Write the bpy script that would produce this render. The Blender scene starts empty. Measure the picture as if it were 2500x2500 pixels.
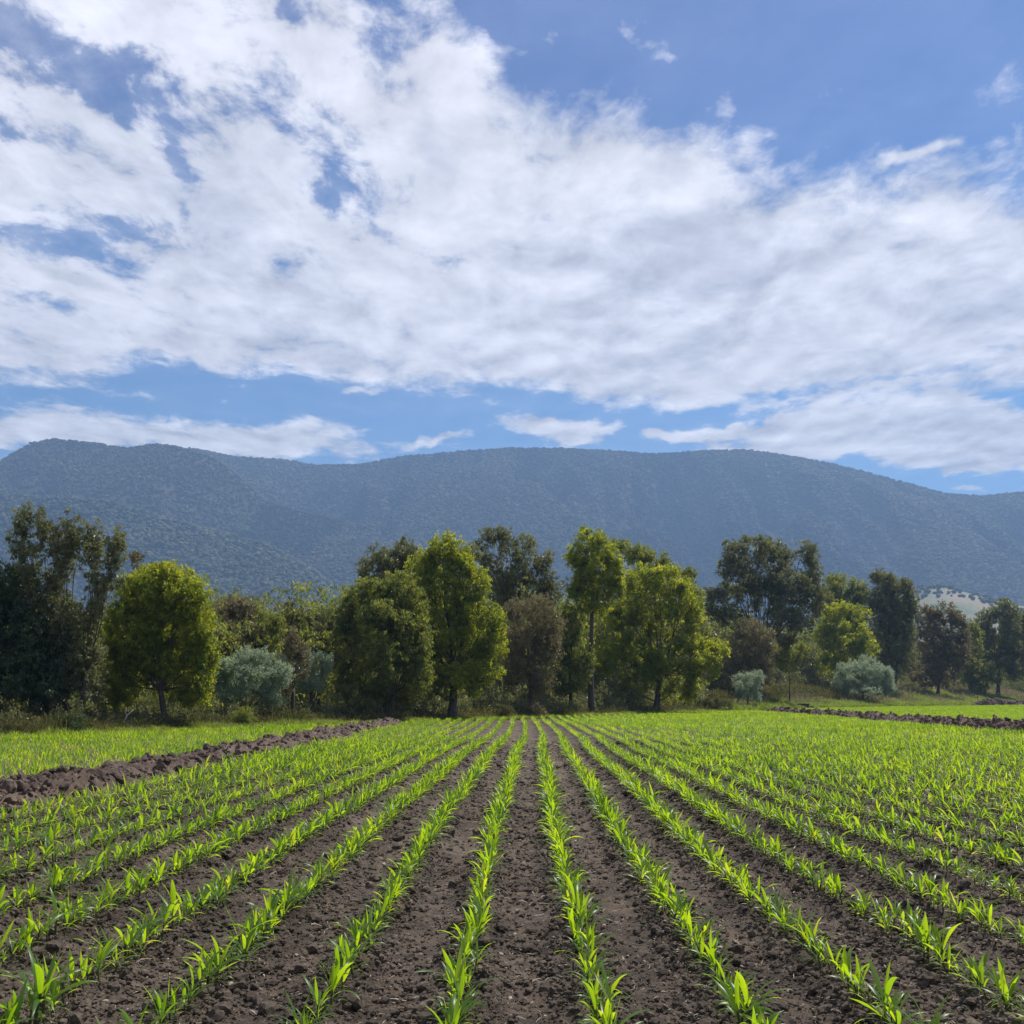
import bpy, math, random
import numpy as np
from mathutils import Vector, Matrix

random.seed(7)
RNG = np.random.default_rng(11)
R = math.radians
SC = bpy.context.scene
COL = SC.collection

# ------------------------------------------------------------------ camera
CAM_H = 1.73
PITCH, YAW = math.atan(454 / 2454), math.atan(46 * math.cos(math.atan(454 / 2454)) / 2454)
cd = bpy.data.cameras.new('camera')
cd.sensor_width = 36; cd.lens = 36 * 2454 / 2500
cd.clip_start = 0.05; cd.clip_end = 30000
cam = bpy.data.objects.new('camera', cd); COL.objects.link(cam)
cam.location = (0, 0, CAM_H)
cam.rotation_euler = (R(90) + PITCH, 0, YAW)
SC.camera = cam
CAM_R = np.array(cam.rotation_euler.to_matrix())

def ray(u, v):
    """direction for a point measured on the 2500 px photograph"""
    return CAM_R @ np.array([(u - 1250) / 2454, (1250 - v) / 2454, -1.0])

def at_y(u, v, y):
    d = ray(u, v); t = y / d[1]
    return np.array([d[0] * t, y, CAM_H + d[2] * t])

def ang(u, v):
    d = ray(u, v); d = d / np.linalg.norm(d)
    return math.atan2(d[0], d[1]), math.asin(d[2])

# ------------------------------------------------------------------ light
SUN_AZ, SUN_EL = R(46), R(57)
SKY_STRENGTH = 0.11
SUN_STRENGTH = 4.8
sdir = Vector((math.sin(SUN_AZ) * math.cos(SUN_EL), math.cos(SUN_AZ) * math.cos(SUN_EL), math.sin(SUN_EL)))
ld = bpy.data.lights.new('sun', 'SUN'); ld.energy = SUN_STRENGTH; ld.angle = R(0.6); ld.color = (1.0, 0.955, 0.88)
sun = bpy.data.objects.new('sun', ld); COL.objects.link(sun)
sun.rotation_euler = sdir.to_track_quat('Z', 'Y').to_euler()

SC.view_settings.view_transform = 'Standard'; SC.view_settings.look = 'None'
SC.view_settings.exposure = 0.32; SC.view_settings.gamma = 1.0
SC.view_settings.use_curve_mapping = False
SC.render.engine = 'CYCLES'
cy = SC.cycles
cy.use_denoising = True
cy.max_bounces = 7; cy.diffuse_bounces = 3; cy.glossy_bounces = 2; cy.transmission_bounces = 5
cy.transparent_max_bounces = 8; cy.volume_bounces = 0
cy.caustics_reflective = False; cy.caustics_refractive = False

# ------------------------------------------------------------------ world: sky and cloud deck
world = bpy.data.worlds.new('World'); SC.world = world; world.use_nodes = True
NT = world.node_tree; NT.nodes.clear()

class G:
    """small helper for building node graphs"""
    def __init__(s, nt): s.nt = nt
    def n(s, t, **kw):
        x = s.nt.nodes.new(t)
        for k, v in kw.items(): setattr(x, k, v)
        return x
    def put(s, sock, v):
        if isinstance(v, bpy.types.NodeSocket): s.nt.links.new(v, sock)
        elif v is not None: sock.default_value = v
    def m(s, op, a, b=None, c=None, clamp=False):
        x = s.n('ShaderNodeMath', operation=op, use_clamp=clamp)
        s.put(x.inputs[0], a); s.put(x.inputs[1], b); s.put(x.inputs[2], c)
        return x.outputs[0]
    def vm(s, op, a, b=None, scale=None):
        x = s.n('ShaderNodeVectorMath', operation=op)
        s.put(x.inputs[0], a); s.put(x.inputs[1], b)
        if scale is not None: s.put(x.inputs['Scale'], scale)
        return x.outputs['Value'] if op in ('LENGTH', 'DOT_PRODUCT', 'DISTANCE') else x.outputs[0]
    def xyz(s, x, y, z):
        c = s.n('ShaderNodeCombineXYZ'); s.put(c.inputs[0], x); s.put(c.inputs[1], y); s.put(c.inputs[2], z); return c.outputs[0]
    def ss(s, v, a, b, lo=0.0, hi=1.0, smooth=True):
        x = s.n('ShaderNodeMapRange', interpolation_type='SMOOTHSTEP' if smooth else 'LINEAR')
        s.put(x.inputs[0], v); s.put(x.inputs[1], a); s.put(x.inputs[2], b); s.put(x.inputs[3], lo); s.put(x.inputs[4], hi)
        return x.outputs[0]
    def noise(s, vec, scale, detail=4, rough=0.55, dist=0.0, dim='3D', lac=2.0):
        x = s.n('ShaderNodeTexNoise', noise_dimensions=dim)
        s.put(x.inputs['Vector'], vec); s.put(x.inputs['Scale'], scale); s.put(x.inputs['Detail'], detail)
        s.put(x.inputs['Roughness'], rough); s.put(x.inputs['Distortion'], dist); s.put(x.inputs['Lacunarity'], lac)
        return x.outputs[0]
    def mix(s, f, a, b, mode='MIX'):
        x = s.n('ShaderNodeMix', data_type='RGBA', blend_type=mode)
        s.put(x.inputs['Factor'], f); s.put(x.inputs[6], a); s.put(x.inputs[7], b)
        return x.outputs[2]
    def curve(s, v, pts, x0, x1, y0, y1):
        """piecewise curve through (x, y) points, returned in y units"""
        f = s.n('ShaderNodeFloatCurve'); s.put(f.inputs['Value'], s.ss(v, x0, x1, 0, 1, False))
        c = f.mapping.curves[0]
        P = [((px - x0) / (x1 - x0), (py - y0) / (y1 - y0)) for px, py in sorted(pts)]
        c.points[0].location = P[0]; c.points[1].location = P[-1]
        for p in P[1:-1]: c.points.new(*p)
        f.mapping.update()
        return s.m('MULTIPLY_ADD', f.outputs[0], y1 - y0, y0)

def build_sky():
    g = G(NT)
    S = 2500 / 1932
    d = g.n('ShaderNodeTexCoord').outputs['Generated']
    sep = g.n('ShaderNodeSeparateXYZ'); g.put(sep.inputs[0], d)
    x, y, z = sep.outputs
    sky = g.n('ShaderNodeTexSky', sky_type='NISHITA')
    sky.sun_disc = False; sky.sun_elevation = SUN_EL; sky.sun_rotation = SUN_AZ
    sky.altitude = 200; sky.air_density = 0.9; sky.dust_density = 0.45; sky.ozone_density = 2.2
    az = g.m('ARCTAN2', x, y)
    el = g.m('ARCSINE', z)
    zz = g.m('ADD', g.m('MAXIMUM', z, 0.0), 0.03)
    P = g.xyz(g.m('DIVIDE', x, zz), g.m('MULTIPLY', g.m('DIVIDE', y, zz), 0.72), 0.0)
    AE0 = g.xyz(az, el, 0.0)
    wn = g.n('ShaderNodeTexNoise'); g.put(wn.inputs['Vector'], AE0); wn.inputs['Scale'].default_value = 9.0; wn.inputs['Detail'].default_value = 4; wn.inputs['Roughness'].default_value = 0.6
    AE = g.vm('ADD', AE0, g.vm('MULTIPLY', g.vm('SUBTRACT', wn.outputs['Color'], (0.5, 0.5, 0.5)), (0.16, 0.07, 0)))
    # warp the silhouette curves so that the deck edges are ragged
    w1 = g.m('SUBTRACT', g.noise(P, 3.2, 6, 0.62), 0.5)
    w2 = g.m('SUBTRACT', g.noise(g.vm('ADD', P, (7.3, 1.1, 0)), 0.9, 2, 0.5), 0.5)
    def edge(pts, x0, x1):
        q = [ang(u * S, v * S) for u, v in pts]
        return g.curve(az, q, x0, x1, 0.0, 1.2)
    a0, a1 = ang(-2300, 900)[0], ang(5200, 900)[0]
    top = edge([(-3000, -1500), (-600, -1200), (500, -600), (690, -60), (850, 30), (950, 70), (1080, 150), (1200, 190), (1300, 215),
                (1400, 290), (1480, 330), (1600, 345), (1700, 330), (1800, 312), (1932, 305), (2400, 200), (3600, -400)], a0, a1)
    bot = edge([(-3000, 700), (-400, 735), (0, 742), (110, 748), (190, 728), (300, 712), (420, 712), (520, 700), (620, 728), (700, 738), (850, 738),
                (1000, 745), (1100, 766), (1250, 788), (1350, 793), (1500, 775), (1932, 760), (2600, 770), (3600, 770)], a0, a1)
    in_top = g.m('SUBTRACT', top, el)      # radians below the upper edge
    in_bot = g.m('SUBTRACT', el, bot)      # radians above the lower edge
    env_t = g.ss(in_top, -0.055, 0.085, -1.0, 1.0)
    env_b = g.ss(in_bot, -0.012, 0.035, -1.0, 1.0)
    env = g.m('MINIMUM', env_t, env_b)
    def blob(u, v, ru, rv, rot=0):
        a, e = ang(u * S, v * S)
        f = S / 2454
        mp = g.n('ShaderNodeMapping', vector_type='TEXTURE')
        g.put(mp.inputs[0], AE)
        mp.inputs[1].default_value = (a, e, 0); mp.inputs[2].default_value = (0, 0, R(rot)); mp.inputs[3].default_value = (ru * f, rv * f, 1)
        return g.ss(g.vm('LENGTH', mp.outputs[0]), 1.25, 0.1)
    dens = g.m('MULTIPLY_ADD', env, 0.72, 0.10)
    for amp, args in [(-.62, (60, 95, 100, 40, -38)), (-.62, (190, 175, 95, 36, -40)), (-.66, (320, 310, 100, 38, -62)), (-.5, (45, 25, 110, 50)),
                      (-.52, (230, 425, 230, 46, 6)), (-.45, (60, 445, 130, 42)), (-.5, (400, 8, 110, 45)), (-.52, (570, 15, 40, 70)), (-.55, (690, 105, 95, 60, 20)),
                      (-.5, (590, 375, 95, 28, 12)), (-.34, (740, 165, 60, 50)), (-.42, (15, 235, 45, 55, 60)), (-.38, (240, 110, 60, 55)),
                      (-.3, (100, 560, 100, 18)), (-.40, (60, 690, 110, 18)), (-.32, (310, 690, 110, 22)), (-.34, (1010, 430, 90, 14)), (-.32, (1900, 360, 70, 60)),
                      (-.5, (1480, 745, 220, 14, 3)), (-.3, (1700, 715, 160, 14)), (-.22, (1500, 560, 300, 40)), (-.55, (940, 8, 110, 70)), (-.5, (1140, 130, 60, 30)),
                      (1.2, (1050, 808, 150, 28)), (.75, (830, 826, 60, 14)), (2.0, (1760, 818, 480, 58, -3)), (1.3, (1330, 806, 130, 15)), (1.1, (1520, 845, 180, 28)), (1.2, (1830, 868, 200, 30)),
                      (1.1, (60, 815, 200, 36)), (.62, (400, 835, 120, 22, -6)), (.9, (320, 810, 360, 44)), (.72, (1805, 922, 46, 9, 0)), (.55, (680, 735, 90, 9, 4)), (.68, (560, 825, 240, 50)),
                      (.34, (1240, 100, 90, 26, -35)), (.40, (1370, 175, 45, 40)), (.4, (1750, 280, 90, 14, 8)), (.35, (1010, 60, 60, 30, -60)), (.35, (1440, 260, 50, 70, 20)),
                      (.3, (1580, 175, 60, 18)), (.3, (1925, 230, 24, 36)), (.32, (1160, 160, 60, 60))]:
        dens = g.m('MULTIPLY_ADD', blob(*args), amp * (1.12 if amp < 0 else 1.2), dens)
    dens = g.m('MULTIPLY_ADD', blob(300, 300, 760, 400), -0.20, dens)
    rag = g.m('MULTIPLY_ADD', blob(350, 250, 850, 430), 1.7, 1.0)
    f1 = g.noise(P, 1.9, 3, 0.5, 0.3)
    f2 = g.noise(g.vm('ADD', P, (3.1, 9.2, 0)), 5.6, 9, 0.62, 0.3)
    f3 = g.noise(g.vm('ADD', P, (13.1, 2.2, 0)), 15.0, 8, 0.66, 0.3)
    n = g.m('ADD', g.m('MULTIPLY', g.m('SUBTRACT', f1, 0.5), 1.3), g.m('MULTIPLY', g.m('SUBTRACT', f2, 0.5), g.m('MULTIPLY', rag, 2.3)))
    n = g.m('MULTIPLY_ADD', g.m('SUBTRACT', f3, 0.5), 1.25, n)
    raw = g.m('ADD', dens, n)
    raw = g.m('ADD', raw, g.m('MULTIPLY', w2, 0.25))
    alpha = g.ss(raw, -0.55, 0.55)
    alpha = g.m('MULTIPLY', alpha, g.ss(el, -0.02, 0.06))
    alpha = g.m('MAXIMUM', alpha, g.m('MULTIPLY', g.m('MULTIPLY', g.ss(in_top, -0.06, 0.10), g.ss(in_bot, -0.01, 0.05)), g.ss(f2, 0.25, 0.75, 0.12, 0.62)))
    # veil of thin cirrus
    veil = g.m('MULTIPLY', g.noise(g.vm('MULTIPLY', P, (0.8, 2.4, 1)), 1.4, 6, 0.6, 0.6), 0.24)
    alpha = g.m('MAXIMUM', g.m('MULTIPLY', alpha, 0.97), g.m('MULTIPLY', veil, g.ss(el, 0.03, 0.20)))
    # relief: a thick part of the deck looks grey from below, its thin edges white
    t1 = g.noise(g.vm('ADD', P, (1.7, 4.9, 0)), 2.3, 5, 0.55, 0.5)
    t2 = g.noise(g.vm('ADD', P, (3.13, 9.28, 0)), 5.6, 4, 0.52, 0.3)
    relief = g.m('SUBTRACT', f2, t2)
    shade = g.ss(g.m('ADD', g.m('MULTIPLY', t1, 1.0), g.m('MULTIPLY', g.m('SUBTRACT', f2, 0.5), -0.55)), 0.42, 0.74)
    for amp, args in [(.75, (800, 280, 62, 60)), (.3, (470, 265, 90, 45)), (.3, (1280, 330, 50, 80)), (.28, (1570, 430, 80, 40)), (.35, (1900, 590, 120, 60)), (.2, (520, 640, 330, 40))]:
        shade = g.m('MULTIPLY_ADD', blob(*args), amp, shade)
    k = 1.0 / SKY_STRENGTH
    white = tuple(c * k for c in (0.765, 0.76, 0.815)) + (1,)
    grey = tuple(c * k for c in (0.52, 0.535, 0.61)) + (1,)
    cc = g.mix(g.m('MULTIPLY', shade, 0.75, clamp=True), white, grey)
    cc = g.mix(1.0, cc, g.xyz(*[g.m('MULTIPLY_ADD', relief, 0.95, g.m('MULTIPLY_ADD', g.m('SUBTRACT', f3, 0.5), 0.34, 1.0))] * 3), 'MULTIPLY')
    sk = g.mix(1.0, sky.outputs[0], g.mix(g.ss(el, 0.22, 0.62), SKY_LOW, SKY_HIGH), 'MULTIPLY')
    col = g.mix(alpha, sk, cc)
    bg = g.n('ShaderNodeBackground'); g.put(bg.inputs[0], col); bg.inputs[1].default_value = SKY_STRENGTH
    out = g.n('ShaderNodeOutputWorld'); g.put(out.inputs[0], bg.outputs[0])
SKY_LOW, SKY_HIGH = (0.40, 0.74, 0.97, 1), (0.19, 0.42, 0.77, 1)
build_sky()
world.cycles.sampling_method = 'MANUAL'; world.cycles.sample_map_resolution = 512

# ------------------------------------------------------------------ helpers
def _hash(ix, iy, seed):
    h = (ix.astype(np.int64) * 374761393 + iy.astype(np.int64) * 668265263 + seed * 974634777) & 0xFFFFFFFF
    h = ((h ^ (h >> 13)) * 1274126177) & 0xFFFFFFFF
    h = h ^ (h >> 16)
    return (h & 0xFFFFFF) / float(0xFFFFFF)

def vnoise(x, y, seed=0):
    ix, iy = np.floor(x), np.floor(y)
    fx, fy = x - ix, y - iy
    fx = fx * fx * fx * (fx * (fx * 6 - 15) + 10); fy = fy * fy * fy * (fy * (fy * 6 - 15) + 10)
    a, b = _hash(ix, iy, seed), _hash(ix + 1, iy, seed)
    c, d = _hash(ix, iy + 1, seed), _hash(ix + 1, iy + 1, seed)
    return (a + (b - a) * fx) * (1 - fy) + (c + (d - c) * fx) * fy

def fbm(x, y, seed=0, octaves=5, rough=0.5):
    s, a, t = 0.0, 1.0, 0.0
    for o in range(octaves):
        s = s + a * (vnoise(x, y, seed + o * 17) - 0.5); t += a
        x, y, a = x * 2.03 + 5.1, y * 2.03 - 3.7, a * rough
    return s / t * 2

def worley(x, y, seed=0):
    ix, iy = np.floor(x), np.floor(y)
    best = np.full(np.shape(x), 9.0)
    for dx in (-1, 0, 1):
        for dy in (-1, 0, 1):
            cx, cyy = ix + dx, iy + dy
            px, py = cx + _hash(cx, cyy, seed), cyy + _hash(cx, cyy, seed + 5)
            best = np.minimum(best, (px - x) ** 2 + (py - y) ** 2)
    return np.sqrt(best)

def sstep(a, b, v):
    t = np.clip((v - a) / (b - a), 0, 1)
    return t * t * (3 - 2 * t)

def mesh_from(name, verts, faces, smooth=False, mat=None):
    me = bpy.data.meshes.new(name)
    verts = np.asarray(verts, dtype=np.float32).reshape(-1, 3)
    if isinstance(faces, np.ndarray):
        k = faces.shape[1]
        me.vertices.add(len(verts)); me.vertices.foreach_set('co', verts.ravel())
        me.loops.add(faces.size); me.loops.foreach_set('vertex_index', faces.astype(np.int32).ravel())
        me.polygons.add(len(faces)); me.polygons.foreach_set('loop_start', np.arange(0, faces.size, k, dtype=np.int32))
        me.update(calc_edges=True)
    else:
        me.from_pydata([tuple(map(float, v)) for v in verts], [], faces); me.update()
    if smooth: me.polygons.foreach_set('use_smooth', [True] * len(me.polygons))
    if mat: me.materials.append(mat)
    return me

def link(name, me, parent=None, **props):
    o = bpy.data.objects.new(name, me); COL.objects.link(o)
    if parent is not None: o.parent = parent
    for k, v in props.items(): o[k] = v
    return o

def thing(name, label, cat, loc=(0, 0, 0), rz=0.0, group=None):
    o = bpy.data.objects.new(name, None); COL.objects.link(o)
    o.location = loc; o.rotation_euler = (0, 0, rz); o.empty_display_size = 0.2
    o['label'] = label; o['category'] = cat
    if group: o['group'] = group
    return o

class MB:
    """collects raw geometry for one mesh"""
    def __init__(s): s.v, s.f = [], []
    def add(s, v, f):
        k = len(s.v); s.v += [tuple(p) for p in v]; s.f += [tuple(i + k for i in q) for q in f]
    def tube(s, pts, radii, sides=6, cap=True):
        pts = [Vector(p) for p in pts]; n = len(pts); vs = []
        up = Vector((0.31, 0.9, 0.2)).normalized()
        for i, p in enumerate(pts):
            t = (pts[min(i + 1, n - 1)] - pts[max(i - 1, 0)])
            t = t.normalized() if t.length > 1e-9 else Vector((0, 0, 1))
            a = t.cross(up)
            if a.length < 1e-3: a = t.cross(Vector((1, 0, 0)))
            a.normalize(); b = t.cross(a)
            for k in range(sides):
                an = 2 * math.pi * k / sides
                vs.append(p + (a * math.cos(an) + b * math.sin(an)) * radii[i])
        fs = [(i * sides + k, i * sides + (k + 1) % sides, (i + 1) * sides + (k + 1) % sides, (i + 1) * sides + k) for i in range(n - 1) for k in range(sides)]
        if cap: fs += [tuple(range(sides - 1, -1, -1)), tuple((n - 1) * sides + k for k in range(sides))]
        s.add(vs, fs)
    def box(s, c, d, rz=0.0):
        cx, cy_, cz = c; ca, sa = math.cos(rz), math.sin(rz); vs = []
        for z in (-.5, .5):
            for x, y in ((-.5, -.5), (.5, -.5), (.5, .5), (-.5, .5)):
                X, Y = x * d[0], y * d[1]
                vs.append((cx + X * ca - Y * sa, cy_ + X * sa + Y * ca, cz + z * d[2]))
        s.add(vs, [(3, 2, 1, 0), (4, 5, 6, 7), (0, 1, 5, 4), (1, 2, 6, 5), (2, 3, 7, 6), (3, 0, 4, 7)])
    def mesh(s, name, mat=None, smooth=False): return mesh_from(name, s.v, s.f, smooth, mat)

def bez(p0, p1, p2, n):
    p0, p1, p2 = Vector(p0), Vector(p1), Vector(p2)
    return [p0 * (1 - t) ** 2 + p1 * 2 * t * (1 - t) + p2 * t * t for t in [i / (n - 1) for i in range(n)]]

# ------------------------------------------------------------------ materials
def new_mat(name):
    m = bpy.data.materials.new(name); m.use_nodes = True; m.node_tree.nodes.clear()
    g = G(m.node_tree); out = g.n('ShaderNodeOutputMaterial')
    return m, g, out

def ramp(g, v, stops):
    r = g.n('ShaderNodeValToRGB'); g.put(r.inputs[0], v)
    e = r.color_ramp.elements
    while len(e) < len(stops): e.new(0.5)
    for i, (p, c) in enumerate(stops): e[i].position = p; e[i].color = tuple(c) + (1,)
    return r.outputs[0]

def leaf_mat(name, front, back_light, trans=0.5, rough=0.5, vary=0.35, tint=None, spec=0.35, wscale=0.35):
    """leaf: a diffuse and slightly glossy face that also lets light through"""
    m, g, out = new_mat(name)
    oi = g.n('ShaderNodeObjectInfo').outputs['Random']
    pos = g.n('ShaderNodeNewGeometry').outputs['Position']
    w = g.noise(pos, wscale, 3, 0.6)
    f = g.m('ADD', g.m('MULTIPLY', g.m('SUBTRACT', oi, 0.5), vary), g.m('MULTIPLY', g.m('SUBTRACT', w, 0.5), vary * 1.6))
    br = g.m('ADD', 1.0, f)
    tint = tint or tuple(c * s for c, s in zip(front, (1.6, 1.15, 0.8)))
    tf = g.m('ADD', g.m('MULTIPLY', oi, 0.6), g.m('MULTIPLY', g.m('SUBTRACT', w, 0.35), 1.0), clamp=True)
    c1 = g.mix(tf, front + (1,), tint + (1,))
    k = tuple(b / max(a, 1e-4) for a, b in zip(front, back_light))
    if name == 'maize_leaf': c1 = g.mix(g.m('MULTIPLY', g.m('GREATER_THAN', oi, 0.965), 0.5), c1, (0.13, 0.18, 0.06, 1))
    c1 = g.mix(1.0, c1, g.xyz(br, br, br), 'MULTIPLY')
    c2 = g.mix(1.0, c1, k + (1,), 'MULTIPLY')
    p = g.n('ShaderNodeBsdfPrincipled'); g.put(p.inputs['Base Color'], c1)
    p.inputs['Roughness'].default_value = rough; p.inputs['Specular IOR Level'].default_value = spec
    t = g.n('ShaderNodeBsdfTranslucent'); g.put(t.inputs[0], c2)
    mx = g.n('ShaderNodeMixShader'); mx.inputs[0].default_value = trans
    g.put(mx.inputs[1], p.outputs[0]); g.put(mx.inputs[2], t.outputs[0]); g.put(out.inputs[0], mx.outputs[0])
    return m

def bark_mat(name, a, b):
    m, g, out = new_mat(name)
    tc = g.n('ShaderNodeNewGeometry').outputs['Position']
    v = g.noise(g.vm('MULTIPLY', tc, (3, 3, 0.7)), 2.5, 6, 0.6)
    p = g.n('ShaderNodeBsdfPrincipled'); g.put(p.inputs['Base Color'], ramp(g, v, [(0.35, a), (0.65, b)])); p.inputs['Roughness'].default_value = 0.9
    bp = g.n('ShaderNodeBump'); bp.inputs['Strength'].default_value = 0.6; bp.inputs['Distance'].default_value = 0.05; g.put(bp.inputs['Height'], v)
    g.put(p.inputs['Normal'], bp.outputs[0]); g.put(out.inputs[0], p.outputs[0])
    return m

def soil_mat(name, dark, mid, pale, crust=True, bump=0.032):
    m, g, out = new_mat(name)
    pos = g.n('ShaderNodeNewGeometry').outputs['Position']
    big = g.noise(pos, 0.55, 4, 0.6); med = g.noise(pos, 7.0, 6, 0.65); fine = g.noise(pos, 60.0, 5, 0.7)
    v = g.m('ADD', g.m('MULTIPLY', big, 0.3), g.m('ADD', g.m('MULTIPLY', med, 0.4), g.m('MULTIPLY', fine, 0.3)))
    c = ramp(g, v, [(0.36, dark), (0.50, mid), (0.64, pale)])
    if crust:   # dried pale crusts where puddles stood
        cr = g.m('MULTIPLY', g.ss(g.noise(g.vm('MULTIPLY', pos, (1.0, 1.7, 1.0)), 0.9, 4, 0.55), 0.62, 0.70), g.ss(fine, 0.35, 0.6))
        c = g.mix(cr, c, (0.20, 0.135, 0.085, 1))
        sp = g.ss(g.noise(g.vm('MULTIPLY', pos, (1, 1.8, 1)), 90.0, 2, 0.5), 0.71, 0.75)   # straw and grit flecks
        c = g.mix(g.m('MULTIPLY', sp, 0.75), c, (0.26, 0.21, 0.16, 1))
    p = g.n('ShaderNodeBsdfPrincipled'); g.put(p.inputs['Base Color'], c); p.inputs['Roughness'].default_value = 0.92
    p.inputs['Specular IOR Level'].default_value = 0.2
    if crust:   # the middle of each lane is wheeled flat and dries paler
        sx = g.n('ShaderNodeSeparateXYZ'); g.put(sx.inputs[0], g.vm('ADD', pos, g.vm('MULTIPLY', g.xyz(g.noise(g.vm('MULTIPLY', pos, (0.2, 1, 1)), 0.35, 2), 0.0, 0.0), (0.12, 0, 0))))
        ph = g.m('ABSOLUTE', g.m('SUBTRACT', g.m('FRACT', g.m('ADD', g.m('MULTIPLY', sx.outputs[0], 1 / 0.75), 0.5 + 0.041 / 0.75 - 0.08)), 0.5))
        lane = g.m('MULTIPLY', g.ss(ph, 0.24, 0.05), g.ss(g.noise(g.vm('MULTIPLY', pos, (1.0, 0.45, 1)), 2.2, 5, 0.6), 0.42, 0.62))
        c = g.mix(g.m('MULTIPLY', lane, 0.48), c, (0.185, 0.135, 0.095, 1)); g.put(p.inputs['Base Color'], c)
    h = g.m('ADD', g.m('MULTIPLY', g.noise(pos, 22.0, 8, 0.75, 0.4), 0.9), g.m('MULTIPLY', fine, 0.35))
    bp = g.n('ShaderNodeBump'); bp.inputs['Strength'].default_value = 1.0; bp.inputs['Distance'].default_value = bump; g.put(bp.inputs['Height'], h)
    g.put(p.inputs['Normal'], bp.outputs[0]); g.put(out.inputs[0], p.outputs[0])
    return m

def plain(name, c, rough=0.7, metal=0.0, var=0.25, scale=20):
    m, g, out = new_mat(name)
    pos = g.n('ShaderNodeNewGeometry').outputs['Position']
    v = g.noise(pos, scale, 5, 0.6)
    p = g.n('ShaderNodeBsdfPrincipled')
    g.put(p.inputs['Base Color'], ramp(g, v, [(0.3, tuple(x * (1 - var) for x in c)), (0.7, tuple(x * (1 + var) for x in c))]))
    p.inputs['Roughness'].default_value = rough; p.inputs['Metallic'].default_value = metal
    g.put(out.inputs[0], p.outputs[0]); return m

M = {}
M['soil'] = soil_mat('field_soil', (0.031, 0.0230, 0.0168), (0.086, 0.065, 0.048), (0.24, 0.188, 0.142))
M['clod'] = soil_mat('soil_clod', (0.032, 0.0235, 0.0175), (0.082, 0.062, 0.046), (0.21, 0.163, 0.122), crust=False, bump=0.006)
M['bank'] = soil_mat('turned_earth', (0.052, 0.036, 0.027), (0.122, 0.086, 0.064), (0.27, 0.20, 0.152), crust=False, bump=0.03)
M['maize'] = leaf_mat('maize_leaf', (0.060, 0.155, 0.028), (0.39, 0.70, 0.014), 0.52, 0.36, 0.34, tint=(0.105, 0.18, 0.025), spec=0.42, wscale=0.15)
M['maize_old'] = leaf_mat('maize_lower_leaf', (0.16, 0.20, 0.05), (0.48, 0.62, 0.05), 0.5, 0.5, 0.3, tint=(0.26, 0.24, 0.07))
M['maize_stem'] = leaf_mat('maize_stem', (0.06, 0.10, 0.03), (0.14, 0.25, 0.03), 0.2, 0.5, 0.3, tint=(0.10, 0.07, 0.04))
M['gum_green'] = leaf_mat('bright_gum_leaf', (0.125, 0.185, 0.050), (0.50, 0.62, 0.035), 0.54, 0.42, 0.6, tint=(0.165, 0.180, 0.032), wscale=0.5)
M['gum_mid'] = leaf_mat('mid_gum_leaf', (0.125, 0.175, 0.062), (0.38, 0.48, 0.06), 0.46, 0.42, 0.6, tint=(0.155, 0.155, 0.045), wscale=0.5)
M['gum_olive'] = leaf_mat('olive_gum_leaf', (0.150, 0.172, 0.088), (0.31, 0.36, 0.10), 0.40, 0.36, 0.6, tint=(0.16, 0.145, 0.07), wscale=0.5)
M['gum_brown'] = leaf_mat('brownish_gum_leaf', (0.150, 0.140, 0.080), (0.30, 0.27, 0.10), 0.38, 0.38, 0.6, tint=(0.185, 0.150, 0.082), wscale=0.5)
M['dark_leaf'] = leaf_mat('dark_evergreen_leaf', (0.055, 0.078, 0.038), (0.11, 0.16, 0.04), 0.35, 0.32, 0.6, tint=(0.065, 0.095, 0.035), wscale=0.6)
M['silver_leaf'] = leaf_mat('silver_wattle_leaf', (0.29, 0.35, 0.24), (0.48, 0.56, 0.33), 0.48, 0.5, 0.35, tint=(0.27, 0.33, 0.23), wscale=0.8)
M['weed'] = leaf_mat('weedy_stalk', (0.065, 0.085, 0.028), (0.13, 0.17, 0.03), 0.42, 0.6, 0.5, tint=(0.14, 0.105, 0.05), wscale=0.25)
M['grass'] = leaf_mat('verge_grass', (0.13, 0.20, 0.045), (0.38, 0.54, 0.06), 0.45, 0.5, 0.4, tint=(0.13, 0.14, 0.045), wscale=0.12)
M['dry_grass'] = leaf_mat('seeding_grass', (0.15, 0.15, 0.085), (0.30, 0.29, 0.13), 0.45, 0.6, 0.4, tint=(0.22, 0.17, 0.11), wscale=0.12)
M['forest'] = leaf_mat('hill_forest_leaf', (0.075, 0.098, 0.046), (0.09, 0.125, 0.04), 0.2, 0.7, 0.55, tint=(0.135, 0.115, 0.062), spec=0.1, wscale=0.004)
M['forest_gully_shade'] = leaf_mat('gully_shade_leaf', (0.026, 0.040, 0.022), (0.03, 0.05, 0.02), 0.2, 0.7, 0.4, tint=(0.036, 0.048, 0.026), spec=0.1, wscale=0.004)  # dark copy of the forest leaf: gully shade put into the colour
M['forest_pale'] = leaf_mat('pale_forest_leaf', (0.11, 0.14, 0.072), (0.13, 0.17, 0.06), 0.2, 0.7, 0.5, tint=(0.13, 0.125, 0.072), spec=0.1, wscale=0.004)  # paler leaf colour for the nearest spur
M['bark'] = bark_mat('dark_bark', (0.035, 0.028, 0.022), (0.10, 0.082, 0.066))
M['bark_pale'] = bark_mat('pale_bark', (0.10, 0.085, 0.07), (0.32, 0.28, 0.23))

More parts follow.
